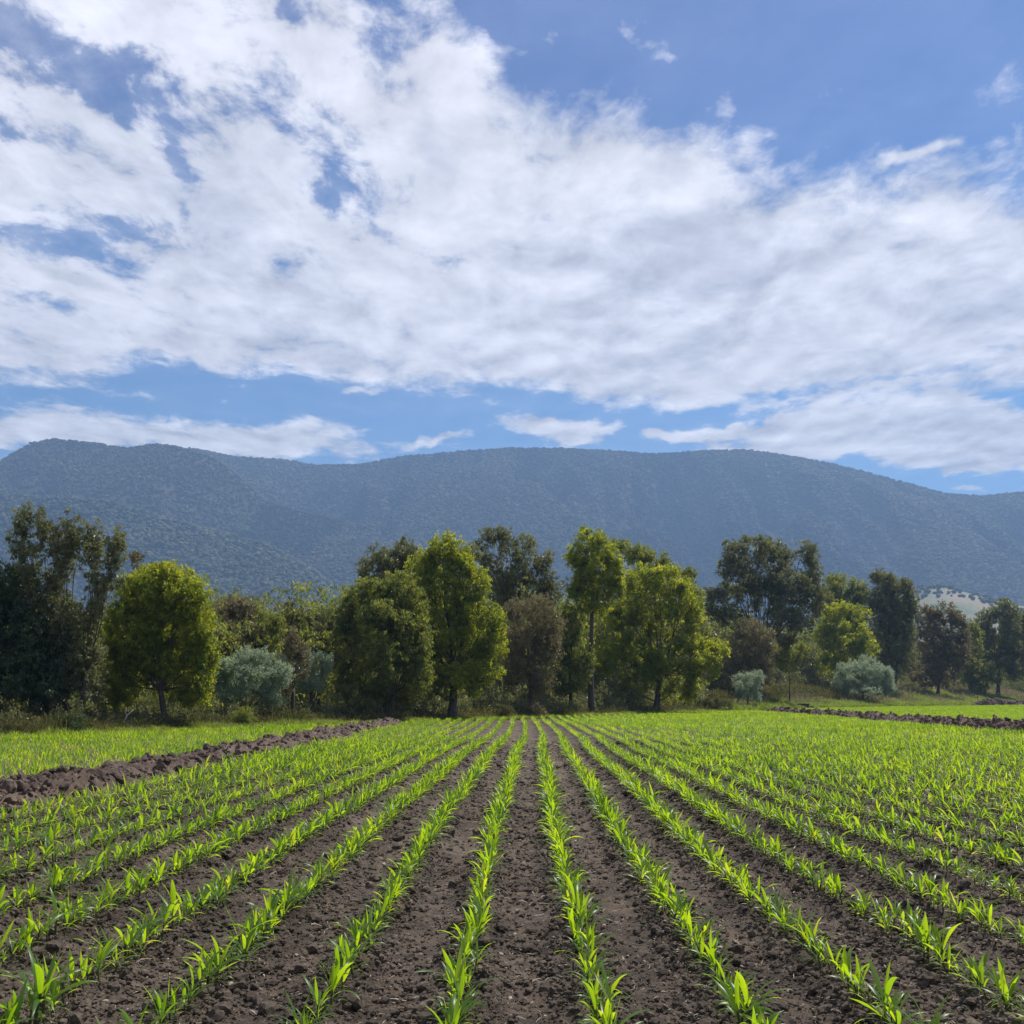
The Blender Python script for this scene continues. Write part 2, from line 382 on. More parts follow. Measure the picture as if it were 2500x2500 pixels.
# ------------------------------------------------------------------ scatter: points with rotation and scale, one mesh placed on each
def scatter_group(name, sources):
    ng = bpy.data.node_groups.new(name, 'GeometryNodeTree')
    ng.interface.new_socket('Geometry', in_out='INPUT', socket_type='NodeSocketGeometry')
    ng.interface.new_socket('Geometry', in_out='OUTPUT', socket_type='NodeSocketGeometry')
    ms = ng.interface.new_socket('Material', in_out='INPUT', socket_type='NodeSocketMaterial')
    N, L = ng.nodes, ng.links
    gi, go = N.new('NodeGroupInput'), N.new('NodeGroupOutput')
    j = N.new('GeometryNodeJoinGeometry')
    for s in reversed(sources):
        oi = N.new('GeometryNodeObjectInfo'); oi.inputs['Object'].default_value = s; oi.inputs['As Instance'].default_value = False
        gg = N.new('GeometryNodeGeometryToInstance'); L.new(oi.outputs['Geometry'], gg.inputs[0]); L.new(gg.outputs[0], j.inputs[0])
    ip = N.new('GeometryNodeInstanceOnPoints'); ip.inputs['Pick Instance'].default_value = True
    def attr(nm, t):
        a = N.new('GeometryNodeInputNamedAttribute'); a.data_type = t; a.inputs[0].default_value = nm; return a.outputs[0]
    L.new(gi.outputs[0], ip.inputs['Points']); L.new(j.outputs[0], ip.inputs['Instance'])
    L.new(attr('pick', 'INT'), ip.inputs['Instance Index'])
    L.new(attr('rot', 'FLOAT_VECTOR'), ip.inputs['Rotation']); L.new(attr('scl', 'FLOAT_VECTOR'), ip.inputs['Scale'])
    sm = N.new('GeometryNodeSetMaterial'); L.new(ip.outputs[0], sm.inputs[0]); L.new(gi.outputs[1], sm.inputs['Material'])
    L.new((sm if name.endswith('_painted') else ip).outputs[0], go.inputs[0])
    return ng, ms.identifier

def scatter(name, group, pts, rot, scl, nsrc, mat=None, parent=None, **props):
    pts = np.asarray(pts, dtype=np.float32); n = len(pts)
    me = bpy.data.meshes.new(name); me.vertices.add(n); me.vertices.foreach_set('co', pts.ravel())
    a = me.attributes.new('rot', 'FLOAT_VECTOR', 'POINT'); a.data.foreach_set('vector', np.asarray(rot, dtype=np.float32).ravel())
    scl = np.asarray(scl, dtype=np.float32)
    if scl.ndim == 1: scl = np.repeat(scl[:, None], 3, 1)
    a = me.attributes.new('scl', 'FLOAT_VECTOR', 'POINT'); a.data.foreach_set('vector', scl.ravel())
    a = me.attributes.new('pick', 'INT', 'POINT'); a.data.foreach_set('value', RNG.integers(0, nsrc, n).astype(np.int32))
    o = link(name, me, parent, **props)
    md = o.modifiers.new('scatter', 'NODES'); md.node_group = group[0]
    if mat: md[group[1]] = mat
    return o

def source(name, me):
    """an unlinked object that only lends its mesh to a scatter"""
    return bpy.data.objects.new(name, me)

def blob_mesh(name, sub, rough, squash=(1, 1, 1), seed=0, mat=None, smooth=False, freq=1.6):
    import bmesh
    bm = bmesh.new(); bmesh.ops.create_icosphere(bm, subdivisions=sub, radius=1.0)
    from mathutils import noise as mn
    off = Vector((seed * 7.3, seed * 3.1, seed * 1.7))
    for v in bm.verts:
        k = 1 + rough * (mn.noise(v.co * freq + off) + 0.5 * mn.noise(v.co * freq * 2.3 + off))
        v.co = Vector((v.co.x * squash[0], v.co.y * squash[1], v.co.z * squash[2])) * k
    me = bpy.data.meshes.new(name); bm.to_mesh(me); bm.free()
    if smooth: me.polygons.foreach_set('use_smooth', [True] * len(me.polygons))
    if mat: me.materials.append(mat)
    return me

# ------------------------------------------------------------------ layout of the land
ROW, LANE_X = 0.75, -0.041
def bank_l(y): return -8.15 - 0.014 * y            # centre lines of the two long earth banks beside the rows
def bank_r(y): return 19.9 + 0.081 * y
EDGE = [(-150, -80), (-60, -22), (-35, 18), (-22, 42), (-14.5, 60), (-8.3, 72), (0, 86), (8.3, 98), (29, 135), (48, 168), (124, 251), (260, 370), (600, 600)]
EX, EY = np.array([p[0] for p in EDGE], float), np.array([p[1] for p in EDGE], float)
def edge_y(x): return np.interp(x, EX, EY)
def edge_at(u):
    """where the line of sight at picture column u crosses the field's far edge"""
    k = (u - 1296) / 2454 * 0.985
    ys = np.linspace(20, 600, 6000); f = ys - edge_y(k * ys)
    i = int(np.argmax(f > 0)); return ys[i]
def wobble(y):
    y = np.asarray(y, float)
    return 0.035 * np.sin(y / 3.1 + 0.6) * np.clip(y / 12, 0.3, 1) + 0.10 * np.sin(y / 9.0 + 2.2) * np.clip(y / 30, 0, 1) + 0.12 * np.sin(y / 21.0)* np.clip(y / 50, 0, 1)
def rise(x, y):
    """the ground climbs a little on to the river bank beyond the field"""
    d = y - edge_y(x)
    return sstep(0, 26, d) * (0.25 + 2.6 * sstep(10, 50, x)) + 0.10 * sstep(0, 3, d)

# ground: one sheet that reaches past the hills
def build_ground():
    m, g, out = new_mat('rough_pasture')
    pos = g.n('ShaderNodeNewGeometry').outputs['Position']
    v = g.m('ADD', g.m('MULTIPLY', g.noise(pos, 0.15, 5, 0.6), 0.6), g.m('MULTIPLY', g.noise(pos, 3.0, 5, 0.7), 0.4))
    p = g.n('ShaderNodeBsdfPrincipled'); g.put(p.inputs['Base Color'], ramp(g, v, [(0.38, (0.045, 0.055, 0.022)), (0.5, (0.075, 0.085, 0.032)), (0.62, (0.12, 0.10, 0.055))]))
    p.inputs['Roughness'].default_value = 0.95; g.put(out.inputs[0], p.outputs[0])
    xs = np.unique(np.concatenate([np.linspace(-9000, -200, 14), np.linspace(-200, 400, 151), np.linspace(400, 9000, 14)]))
    ys = np.unique(np.concatenate([np.linspace(-9000, -40, 12), np.linspace(-40, 700, 186), np.linspace(700, 12000, 16)]))
    X, Y = np.meshgrid(xs, ys)
    Z = -0.12 + rise(X, Y) + np.where(Y > edge_y(X), 0.12, 0)
    n, w = X.size, len(xs)
    i = np.arange(n).reshape(X.shape)
    F = np.stack([i[:-1, :-1], i[:-1, 1:], i[1:, 1:], i[1:, :-1]], -1).reshape(-1, 4)
    link('ground', mesh_from('ground', np.stack([X, Y, Z], -1).reshape(-1, 3), F, True, m), kind='structure', label='rough pasture and river flat that runs to the foot of the hills')
build_ground()

def soil_h(X, Y):
    """height of the tilled soil: low beds under the maize, churned strips beside them, a smoother wheeled lane between"""
    xw = X - wobble(Y)
    ph = (xw - LANE_X) / ROW; k = np.round(ph); c = np.abs(ph - k)          # 0 mid lane, .5 on the row
    bed = 0.020 * np.cos((c - 0.5) * 2 * math.pi)
    rowside = np.exp(-((c - 0.34) / 0.11) ** 2)
    rough = 0.62 + 1.25 * rowside * (0.4 + 0.9 * vnoise(xw / 0.5 + k * 9, Y / 1.3, 3))
    fade = np.clip(1.25 - Y / 70.0, 0.35, 1)
    clod = np.clip(0.62 - worley(X / 0.10, Y / 0.10, 1), 0, 1) * 0.040 + np.clip(0.62 - worley(X / 0.055, Y / 0.055, 2), 0, 1) * 0.032 + np.clip(0.5 - worley(X / 0.23, Y / 0.23, 8), 0, 1) * 0.045 * (vnoise(X / 0.7, Y / 0.7, 31) > 0.5) * 1.5
    lug = 0.013 * np.sin(Y / 0.085 * 1.0 + 2 * np.sin(X * 3)) * np.exp(-((c) / 0.13) ** 2) * sstep(0.4, 0.6, vnoise(X * 0.01 + k, Y / 1.7, 9)) * np.clip(1.4 - Y / 14, 0, 1)
    return (bed + clod * rough * fade + lug + 0.030 * fbm(X / 1.6, Y / 2.2, 4, 3) + 0.022 * fbm(X / 0.16, Y / 0.16, 6, 4, 0.6) * rough * fade)

def build_field():
    ny, nx = 820, 760
    ys = np.exp(np.linspace(math.log(2.6), math.log(300.0), ny))
    t = np.linspace(-0.78, 0.78, nx)
    Y = np.repeat(ys[:, None], nx, 1); X = t[None, :] * (Y + 2.0)
    inside = sstep(1.5, -1.5, Y - edge_y(X))
    Z = soil_h(X, Y) * inside - 0.10 * (1 - inside)
    Z = np.where(inside < 1e-4, -0.16, Z)
    i = np.arange(X.size).reshape(X.shape)
    F = np.stack([i[:-1, :-1], i[:-1, 1:], i[1:, 1:], i[1:, :-1]], -1).reshape(-1, 4)
    keep = (inside.reshape(-1)[F].max(1) > 1e-4)
    link('field', mesh_from('field', np.stack([X, Y, Z], -1).reshape(-1, 3), F[keep], False, M['soil']), kind='structure', label='dark tilled soil of the maize field with cloddy lanes between the rows')
build_field()

# ------------------------------------------------------------------ hills
S19 = 2500 / 1932
def prof(pts, y):
    P = sorted((at_y(u * S19, v * S19, y)[0], at_y(u * S19, v * S19, y)[2]) for u, v in pts)
    return np.array([p[0] for p in P]), np.array([p[1] for p in P])
RIDGES = []   # crest distance, foot distance, profile
RIDGES.append((3700, 2300, prof([(-900, 900), (-300, 960), (0, 935), (200, 880), (300, 842), (370, 849), (400, 855), (440, 864), (520, 869), (600, 879), (680, 878), (760, 863), (860, 854), (960, 847), (1060, 848), (1140, 852), (1240, 858), (1330, 852),
                                      (1400, 850), (1460, 857), (1560, 874), (1680, 904), (1780, 932), (1850, 938), (1932, 930), (2200, 915), (2700, 960), (3400, 1010)], 3700)))
RIDGES.append((3000, 2050, prof([(-1200, 1000), (-500, 950), (-120, 920), (0, 872), (60, 837), (100, 830), (170, 837), (240, 847), (300, 838), (340, 846), (400, 864), (435, 888), (470, 920), (500, 948), (550, 963), (650, 986), (725, 1001), (820, 1042), (900, 1085), (980, 1150), (1050, 1230), (1100, 1290)], 3000)))
RIDGES.append((2350, 1700, prof([(-900, 990), (-300, 960), (0, 935), (190, 945), (350, 990), (425, 1010), (500, 1030), (550, 1056), (600, 1086), (635, 1119), (670, 1160), (720, 1220), (760, 1290)], 2350)))
PADDOCK = (1900, 1350, prof([(1560, 1290), (1640, 1180), (1680, 1135), (1722, 1112), (1750, 1106), (1790, 1108), (1830, 1118), (1880, 1132), (1932, 1143), (2100, 1150), (2500, 1160), (2900, 1290)], 1900))

def ridge_z(r, X, Y):
    yc, y0, (px, pz) = r
    H = np.maximum(np.interp(X * yc / np.maximum(Y, 1) if False else X, px, pz, left=pz[0] * 0.8, right=pz[-1] * 0.8), 0)
    t = (Y - y0) / (yc - y0)
    up = np.clip(t, 0, 1)
    s = up ** 1.15
    down = 1 - 0.55 * sstep(0, 1.6, t - 1)
    gul = 0.17 * fbm(X / 260.0, Y / 800.0, 21, 3) + 0.05 * fbm(X / 90.0, Y / 200.0, 23, 3)
    gul = np.minimum(gul * 1.3, 0.04)
    return H * s * down * (1 + gul * (1 - sstep(0.72, 1.0, t)) * 2.0) * (H > 0)
def hill_z(X, Y):
    Z = np.zeros_like(X, dtype=float)
    for r in RIDGES: Z = np.maximum(Z, ridge_z(r, X, Y))
    return Z
def build_hills():
    m, g, out = new_mat('forest_floor')
    pos = g.n('ShaderNodeNewGeometry').outputs['Position']
    p = g.n('ShaderNodeBsdfPrincipled'); g.put(p.inputs['Base Color'], ramp(g, g.noise(pos, 0.02, 5, 0.6), [(0.4, (0.030, 0.033, 0.018)), (0.6, (0.07, 0.058, 0.036))])); p.inputs['Roughness'].default_value = 0.95
    g.put(out.inputs[0], p.outputs[0])
    xs, ys = np.linspace(-3600, 4200, 420), np.linspace(1600, 5600, 240)
    X, Y = np.meshgrid(xs, ys); Z = hill_z(X, Y) - 1.0
    i = np.arange(X.size).reshape(X.shape)
    F = np.stack([i[:-1, :-1], i[:-1, 1:], i[1:, 1:], i[1:, :-1]], -1).reshape(-1, 4)
    link('hills', mesh_from('hills', np.stack([X, Y, Z], -1).reshape(-1, 3), F, True, m), kind='structure', label='long forested mountain range with overlapping spurs')
    # forest
    srcs = [source('canopy_source', blob_mesh('forest_crown', 2, 0.55, (1, 1, 0.8), 3 + k, M['forest'], False, 2.2)) for k in range(4)]
    grp = scatter_group('hill_forest_painted', srcs)
    N = 125000
    Y = np.sqrt(RNG.uniform(1600 ** 2, 3790 ** 2, N)); k = RNG.uniform(-0.66, 0.62, N); X = k * Y
    Z = hill_z(X, Y)
    # only slopes turned to this side of the range carry the drawn trees
    front = (hill_z(X, Y + 25) - Z) > -7
    keep = (Z > 12) & front
    X, Y, Z = X[keep], Y[keep], Z[keep]; n = len(X)
    s = RNG.uniform(3.6, 7.2, n) * (0.8 + 0.4 * vnoise(X / 150, Y / 150, 5))
    scl = np.stack([s, s, s * RNG.uniform(0.7, 1.25, n)], 1)
    rot = np.stack([np.zeros(n), np.zeros(n), RNG.uniform(0, 6.28, n)], 1)
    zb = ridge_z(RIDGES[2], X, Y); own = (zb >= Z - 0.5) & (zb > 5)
    P3 = np.stack([X, Y, Z + s * 0.55], 1)
    gully_shade = (fbm(X / 230.0, Y / 760.0, 21, 3) + 0.35 * fbm(X / 60.0, Y / 110.0, 27, 3) + RNG.normal(0, 0.05, n) < -0.13) & ~own  # gully mask: these crowns get the shade-darkened leaf colour
    dry = ~own & ~gully_shade  # all other slopes, outside the painted gully shade
    scatter('forest', grp, P3[gully_shade], rot[gully_shade], scl[gully_shade], 4, M['forest_gully_shade'], kind='stuff', label='forest filling the gullies of the range, shade painted into its leaf colour', category='forest')
    scatter('forest', grp, P3[dry], rot[dry], scl[dry], 4, M['forest'], kind='stuff', label='unbroken eucalypt forest covering the mountain slopes', category='forest')
    scatter('forest', grp, P3[own], rot[own], scl[own], 4, M['forest_pale'], kind='stuff', label='paler forest on the nearest spur, lower left of the range', category='forest')
    # the grazed foothill
    m, g, out = new_mat('grazed_slope')
    pos = g.n('ShaderNodeNewGeometry').outputs['Position']
    v = g.m('ADD', g.m('MULTIPLY', g.noise(pos, 0.012, 5, 0.6, 0.6), 0.75), g.m('MULTIPLY', g.noise(pos, 0.10, 4, 0.7), 0.25))
    p = g.n('ShaderNodeBsdfPrincipled'); g.put(p.inputs['Base Color'], ramp(g, v, [(0.42, (0.12, 0.165, 0.065)), (0.5, (0.19, 0.20, 0.10)), (0.57, (0.27, 0.22, 0.14))])); p.inputs['Roughness'].default_value = 0.95
    g.put(out.inputs[0], p.outputs[0])
    xs, ys = np.linspace(150, 2300, 160), np.linspace(1250, 2800, 110)
    X, Y = np.meshgrid(xs, ys); Z = ridge_z(PADDOCK, X, Y) - 0.5
    i = np.arange(X.size).reshape(X.shape)
    F = np.stack([i[:-1, :-1], i[:-1, 1:], i[1:, 1:], i[1:, :-1]], -1).reshape(-1, 4)
    link('foothill', mesh_from('foothill', np.stack([X, Y, Z], -1).reshape(-1, 3), F, True, m), kind='structure', label='grazed pale green and tan foothill below the forest')
    N = 6500
    X, Y = RNG.uniform(320, 1750, N), RNG.uniform(1380, 2020, N)
    keep = (vnoise(X / 75, Y / 110, 41) + 0.35 * sstep(1780, 1960, Y) + RNG.uniform(-.12, .12, N)) > 0.62
    X, Y = X[keep], Y[keep]; Z = ridge_z(PADDOCK, X, Y); n = len(X); s = RNG.uniform(2.0, 4.4, n)
    scatter('foothill_trees', grp, np.stack([X, Y, Z + s * .6], 1), np.stack([np.zeros(n), np.zeros(n), RNG.uniform(0, 6.28, n)], 1), s, 4, M['forest'], kind='stuff', label='scattered trees over the grazed foothill', category='trees')
build_hills()

# ------------------------------------------------------------------ maize
def leaf_geo(mb, base, az, L, W, a0, a1, segs, twist=0.0, fold=0.35, wave=0.0, cross=2):
    """one arching blade: a0 and a1 are its angles from the vertical at the foot and at the tip"""
    p = Vector(base); vs = []
    side = Vector((-math.sin(az), math.cos(az), 0)); ds = L / segs
    for i in range(segs + 1):
        s = i / segs
        th = a0 + (a1 - a0) * s ** 1.35
        out = Vector((math.cos(az) * math.sin(th), math.sin(az) * math.sin(th), math.cos(th)))
        w = W * (0.28 + 0.72 * math.sin(min(1.0, s / 0.42) * math.pi / 2)) * (1 - max(0, (s - 0.42) / 0.58) ** 1.9) * 0.5
        w = max(w, W * 0.012)
        nrm = out.cross(side).normalized()
        tw = twist * s
        sd = (side * math.cos(tw) + nrm * math.sin(tw)).normalized(); nn = out.cross(sd).normalized()
        lift = fold * (1 - 0.55 * s)
        wv = wave * math.sin(s * 13 + az * 3) * w
        e1, e2 = p + sd * w * math.cos(lift) - nn * (w * math.sin(lift) + wv), p - sd * w * math.cos(lift) - nn * (w * math.sin(lift) - wv)
        vs += [e1, p.copy(), e2] if cross == 2 else [e1, e2]
        p = p + out * ds
    k = cross + 1
    fs = [(i * k + c, i * k + c + 1, (i + 1) * k + c + 1, (i + 1) * k + c) for i in range(segs) for c in range(cross)]
    mb.add(vs, fs)

def maize_parts(rng, q=1):
    """stem and leaves of one young plant (about 0.33 m tall); q is the level of detail"""
    H = rng.uniform(0.085, 0.125); plane = rng.uniform(0, math.pi)
    st = MB(); lean = (rng.uniform(-.008, .008), rng.uniform(-.008, .008))
    st.tube([(0, 0, -0.02), (lean[0] * .5, lean[1] * .5, H * .5), (lean[0], lean[1], H)], [0.0075, 0.0065, 0.005], 6 if q == 1 else 3, cap=False)
    leaves = []
    n = rng.choice([6, 7, 8])
    for i in range(n):
        t = i / (n - 1)
        az = plane + (math.pi if i % 2 else 0) + rng.uniform(-0.75, 0.75)
        h = H * (0.36 + 0.64 * t)
        L = [0.11, 0.17, 0.22, 0.235, 0.205, 0.155][min(5, int(t * 5.99))] * rng.uniform(0.85, 1.15)
        W = [0.012, 0.0155, 0.0195, 0.0235, 0.0255, 0.0215][min(5, int(t * 5.99))] * rng.uniform(0.9, 1.15) * (1.0 if q == 1 else 0.82)
        a0 = R([56, 48, 40, 32, 20, 9][min(5, int(t * 5.99))] + rng.uniform(-7, 9))
        a1 = R([142, 132, 122, 104, 66, 30][min(5, int(t * 5.99))] + rng.uniform(-28, 28))
        lf = MB()
        leaf_geo(lf, (lean[0] * t, lean[1] * t, h), az, L, W, a0, a1, {1: 9, 2: 5, 3: 3}[q], rng.uniform(-0.9, 0.9), 0.42, 0.10 if q == 1 else 0, 2 if q < 3 else 1)
        leaves.append((lf, i == 0 or (i == 1 and rng.random() < 0.3)))
    return st, leaves

def maize_joined(name, rng, q, reps=1, length=0.0):
    V, F, MI = [], [], []
    for r in range(reps):
        st, lv = maize_parts(rng, q)
        dy = (r + 0.5) / reps * length - length / 2 + (rng.uniform(-.03, .03) if reps > 1 else 0); dx = rng.uniform(-.025, .025) if reps > 1 else 0
        sc = rng.uniform(0.8, 1.15) if reps > 1 else 1; ro = rng.uniform(0, 6.28); ca, sa = math.cos(ro), math.sin(ro)
        for mb, mi in [(st, 2)] + [(l, 1 if old else 0) for l, old in lv]:
            if q == 3 and mi == 2: continue
            k = len(V)
            V += [((x * ca - y * sa) * sc + dx, (x * sa + y * ca) * sc + dy, z * sc) for x, y, z in mb.v]
            F += [tuple(i + k for i in f) for f in mb.f]; MI += [mi] * len(mb.f)
    me = mesh_from(name, V, F, True)
    for mt in ('maize', 'maize_old', 'maize_stem'): me.materials.append(M[mt])
    me.polygons.foreach_set('material_index', MI)
    return me

ORD = ['', 'first', 'second', 'third', 'fourth', 'fifth', 'sixth', 'seventh', 'eighth', 'ninth', 'tenth', 'eleventh', 'twelfth', 'thirteenth', 'fourteenth', 'fifteenth', 'sixteenth', 'seventeenth', 'eighteenth', 'nineteenth', 'twentieth']
ORD += ['twenty-' + o for o in ORD[1:10]] + ['thirtieth'] + ['thirty-' + o for o in ORD[1:10]] + ['fortieth'] + ['forty-' + o for o in ORD[1:10]] + ['fiftieth'] + ['fifty-' + o for o in ORD[1:10]] + ['sixtieth']

def size_field(x, y):
    """plants are unevenly vigorous over the field"""
    return 0.80 + 0.33 * vnoise(x / 6.0, y / 8.0, 51) + 0.10 * vnoise(x / 1.1, y / 1.3, 52)

def build_maize():
    rr = random.Random(5)
    # rows: positions of every plant of the main field and of the fields beyond the banks
    px, py, pr = [], [], []
    def add_row(x0, ya, yb, sp, j):
        if yb - ya < 1: return
        n = int((yb - ya) / sp)
        y = ya + (np.arange(n) + 0.5) * sp + RNG.normal(0, sp * 0.22, n)
        x = x0 + wobble(y) + RNG.normal(0, 0.028, n)
        keep = RNG.random(n) > 0.06 + 0.10 * (vnoise(x * 1.3, y / 1.8, 61) > 0.72)
        px.append(x[keep]); py.append(y[keep]); pr.append(np.full(keep.sum(), j))
    return rr, px, py, pr, add_row

rr, px, py, pr, add_row = build_maize()
for j in range(-13, 42):                                  # main field
    x0 = LANE_X + (j + 0.5) * ROW
    ya = max(3.2, abs(x0) / 0.62 - 3.0)
    add_row(x0, ya, min(40.0, float(edge_y(x0)) - 0.6), 0.080, j)
PX, PY, PR = map(np.concatenate, (px, py, pr))
inside = (PX > bank_l(PY) + 0.95) & (PX < bank_r(PY) - 1.35)
PX, PY, PR = PX[inside], PY[inside], PR[inside]
PZ = soil_h(PX, PY) - 0.004
PS = size_field(PX, PY) * (1 + 0.05 * sstep(10, 18, PY)) * RNG.normal(1.0, 0.18, len(PX)).clip(0.5, 1.5)
# where each plant stands in the picture: only to pick the largest 300 and to count them for their labels
CR = CAM_R.T
loc = np.stack([PX, PY, PZ - CAM_H], 1) @ CR.T
U, Vv = 1250 + 2454 * loc[:, 0] / -loc[:, 2], 1250 - 2454 * loc[:, 1] / -loc[:, 2]
order = np.argsort(np.hypot(PX, PY))
chosen = [i for i in order if -5 < U[i] < 2505 and Vv[i] < 2515][:300]
chosen_set = set(chosen)

protos = []
prng = random.Random(21)
for k in range(12):
    st, lv = maize_parts(prng, 1)
    smesh = st.mesh('stem', M['maize_stem'], True)
    protos.append((smesh, [(l.mesh('leaf', M['maize_old'] if old else M['maize'], True), old) for l, old in lv]))
counts = {}
for i in chosen: counts.setdefault(int(PR[i]), []).append(i)
first = {}
for j, idx in sorted(counts.items()):
    idx.sort(key=lambda i: PY[i])
    side = 'right' if j >= 0 else 'left'; rn = ORD[j + 1 if j >= 0 else -j]
    for n, i in enumerate(idx):
        s = float(PS[i]); kind = 'tall' if s > 1.09 else 'small' if s < 0.87 else 'green'
        where = f"{ORD[n + 1]} from the bottom in the {rn} row {side} of centre"
        v = rr.randrange(12)
        root = bpy.data.objects.new('maize_plant', None) if v not in first else first[v][0].copy()
        COL.objects.link(root); root.empty_display_size = 0.1
        root.location = (float(PX[i]), float(PY[i]), float(PZ[i])); root.scale = (s, s, s * rr.uniform(0.92, 1.1))
        root.rotation_euler = (rr.uniform(-.2, .2), rr.uniform(-.2, .2), rr.uniform(0, 6.28))
        root['label'] = f"{kind} young maize plant, {where}"; root['category'] = 'maize plant'; root['group'] = 'young maize plants nearest the camera'
        if v not in first:
            kids = [link('stem', protos[v][0], root)]
            for lm, old in protos[v][1]:
                c = link('leaf', lm, root); kids.append(c)
                if old: c['label'] = 'yellowish old lower leaf'
            first[v] = (root, kids)
        else:
            for c0 in first[v][1]:
                c = c0.copy(); c.parent = root; COL.objects.link(c)

rest = np.array([i for i in range(len(PX)) if i not in chosen_set])
def plant_rot(n, tilt=0.17):
    return np.stack([RNG.normal(0, tilt, n), RNG.normal(0, tilt, n), RNG.uniform(0, 6.28, n)], 1)
near = rest[PY[rest] < 15]; mid = rest[PY[rest] >= 15]
g_near = scatter_group('maize_near', [source('maize_source', maize_joined('maize_plant_mesh', prng, 1)) for _ in range(12)])
g_mid = scatter_group('maize_mid', [source('maize_mid_source', maize_joined('maize_mid_mesh', prng, 2)) for _ in range(10)])
def pts(ix): return np.stack([PX[ix], PY[ix], PZ[ix]], 1)
scatter('maize_crop', g_near, pts(near), plant_rot(len(near)), PS[near], 12, kind='stuff', label='young maize plants of the near rows beyond the front ones', category='maize crop')
scatter('maize_crop', g_mid, pts(mid), plant_rot(len(mid)), PS[mid], 10, kind='stuff', label='young maize rows across the middle of the field', category='maize crop')

# farther rows: short pieces of row, five plants to a piece
qx, qy = [], []
def add_pieces(x0, ya, yb, ln=0.66):
    n = int((yb - ya) / ln)
    if n < 1: return
    y = ya + (np.arange(n) + 0.5) * ln; x = x0 + wobble(y) + RNG.normal(0, 0.015, n)
    keep = (y < edge_y(x) - 0.5) & (RNG.random(n) > 0.03)
    qx.append(x[keep]); qy.append(y[keep])
for j in range(-13, 60):
    x0 = LANE_X + (j + 0.5) * ROW
    add_pieces(x0, max(40.0, abs(x0) / 0.62 - 3.0) if x0 > 0 else 40.0, float(edge_y(x0)))
QX, QY = np.concatenate(qx), np.concatenate(qy)
k = (QX > bank_l(QY) + 1.05) & (QX < bank_r(QY) - 1.35); QX, QY = QX[k], QY[k]
g_far = scatter_group('maize_far', [source('maize_far_source', maize_joined('maize_far_mesh', prng, 3, 7, 0.66)) for _ in range(8)])
def far_scatter(name, X, Y, label, sz=1.0):
    n = len(X); S = size_field(X, Y) * RNG.normal(1, .1, n).clip(.7, 1.3) * sz
    flip = np.where(RNG.random(n) < 0.5, 0, math.pi)
    scatter(name, g_far, np.stack([X, Y, soil_h(X, Y)], 1), np.stack([np.zeros(n), np.zeros(n), flip + RNG.normal(0, .05, n)], 1), np.stack([S, np.ones(n), S], 1), 8, kind='stuff', label=label, category='maize crop')
far_scatter('maize_crop', QX, QY, 'far ends of the maize rows running up to the tree line')
qx, qy = [], []
for j in range(-80, -8):
    x0 = LANE_X + (j + 0.5) * ROW; add_pieces(x0, max(9.0, -x0 / 0.62 - 4), float(edge_y(x0)))
QX, QY = np.concatenate(qx), np.concatenate(qy); k = QX < bank_l(QY) - 1.0
far_scatter('maize_crop', QX[k], QY[k], 'light green maize in the field beyond the left earth bank', 1.05)
qx, qy = [], []
for j in range(22, 210):
    x0 = LANE_X + (j + 0.5) * ROW; add_pieces(x0, max(30.0, x0 / 0.66 - 6), float(edge_y(x0)))
QX, QY = np.concatenate(qx), np.concatenate(qy); k = QX > bank_r(QY) + 1.2
far_scatter('maize_crop', QX[k], QY[k], 'strip of maize in the field beyond the right earth bank', 1.0)

# ------------------------------------------------------------------ loose soil clods and litter on the lanes
g_clod = scatter_group('clods', [source('clod_source', blob_mesh('clod', 2, 0.5, (1, 0.9, 0.62), 40 + k, M['clod'], False, 1.9)) for k in range(6)])
def fan_points(n, y0, y1, half=0.62):
    y = np.exp(RNG.uniform(math.log(y0), math.log(y1), n)); x = RNG.uniform(-half, half, n) * (y + 1.5); return x, y
N = 420000
X, Y = fan_points(N, 3.4, 42.0)
ph = (X - wobble(Y) - LANE_X) / ROW; c = np.abs(ph - np.round(ph))
w = 0.32 + 0.85 * np.exp(-((c - 0.33) / 0.11) ** 2) + 0.5 * (vnoise(X / 0.6, Y / 1.1, 3) - 0.4)
k = (RNG.random(N) < w) & (X > bank_l(Y) + 0.7) & (X < bank_r(Y) - 0.8) & (Y < edge_y(X)); X, Y = X[k], Y[k]; n = len(X)
S = np.clip(RNG.lognormal(math.log(0.0064), 0.68, n), 0.004, 0.06) * np.clip(0.8 + Y / 30, 0.8, 1.6)
scatter('soil_clods', g_clod, np.stack([X, Y, soil_h(X, Y) + S * 0.25], 1), np.stack([RNG.uniform(-.4, .4, n), RNG.uniform(-.4, .4, n), RNG.uniform(0, 6.28, n)], 1), S, 6,
        kind='stuff', label='loose dark clods and crumbs of soil lying in the lanes', category='soil clods')
def straw(name, mat, seed):
    r = random.Random(seed); mb = MB()
    p = [(-.5, 0, 0), (-.1, r.uniform(-.08, .08), r.uniform(.02, .1)), (.5, r.uniform(-.15, .15), r.uniform(-.02, .06))]
    vs = []
    for (x, y, z), w in zip(p, (.035, .06, .02)): vs += [(x, y - w, z), (x, y + w, z + .02)]
    mb.add(vs, [(0, 1, 3, 2), (2, 3, 5, 4)]); return mb.mesh(name, mat)
M['straw'] = plain('bleached_straw', (0.30, 0.25, 0.18), 0.8, 0, 0.4, 40)
g_straw = scatter_group('straw', [source('straw_source', straw('straw', M['straw'], k)) for k in range(5)] + [source('chip_source', blob_mesh('chip', 1, 0.4, (.35, .22, .14), 3, M['straw']))])
X, Y = fan_points(26000, 3.4, 30.0); k = (X > bank_l(Y) + 0.7) & (X < bank_r(Y) - 0.8); X, Y = X[k], Y[k]; n = len(X)
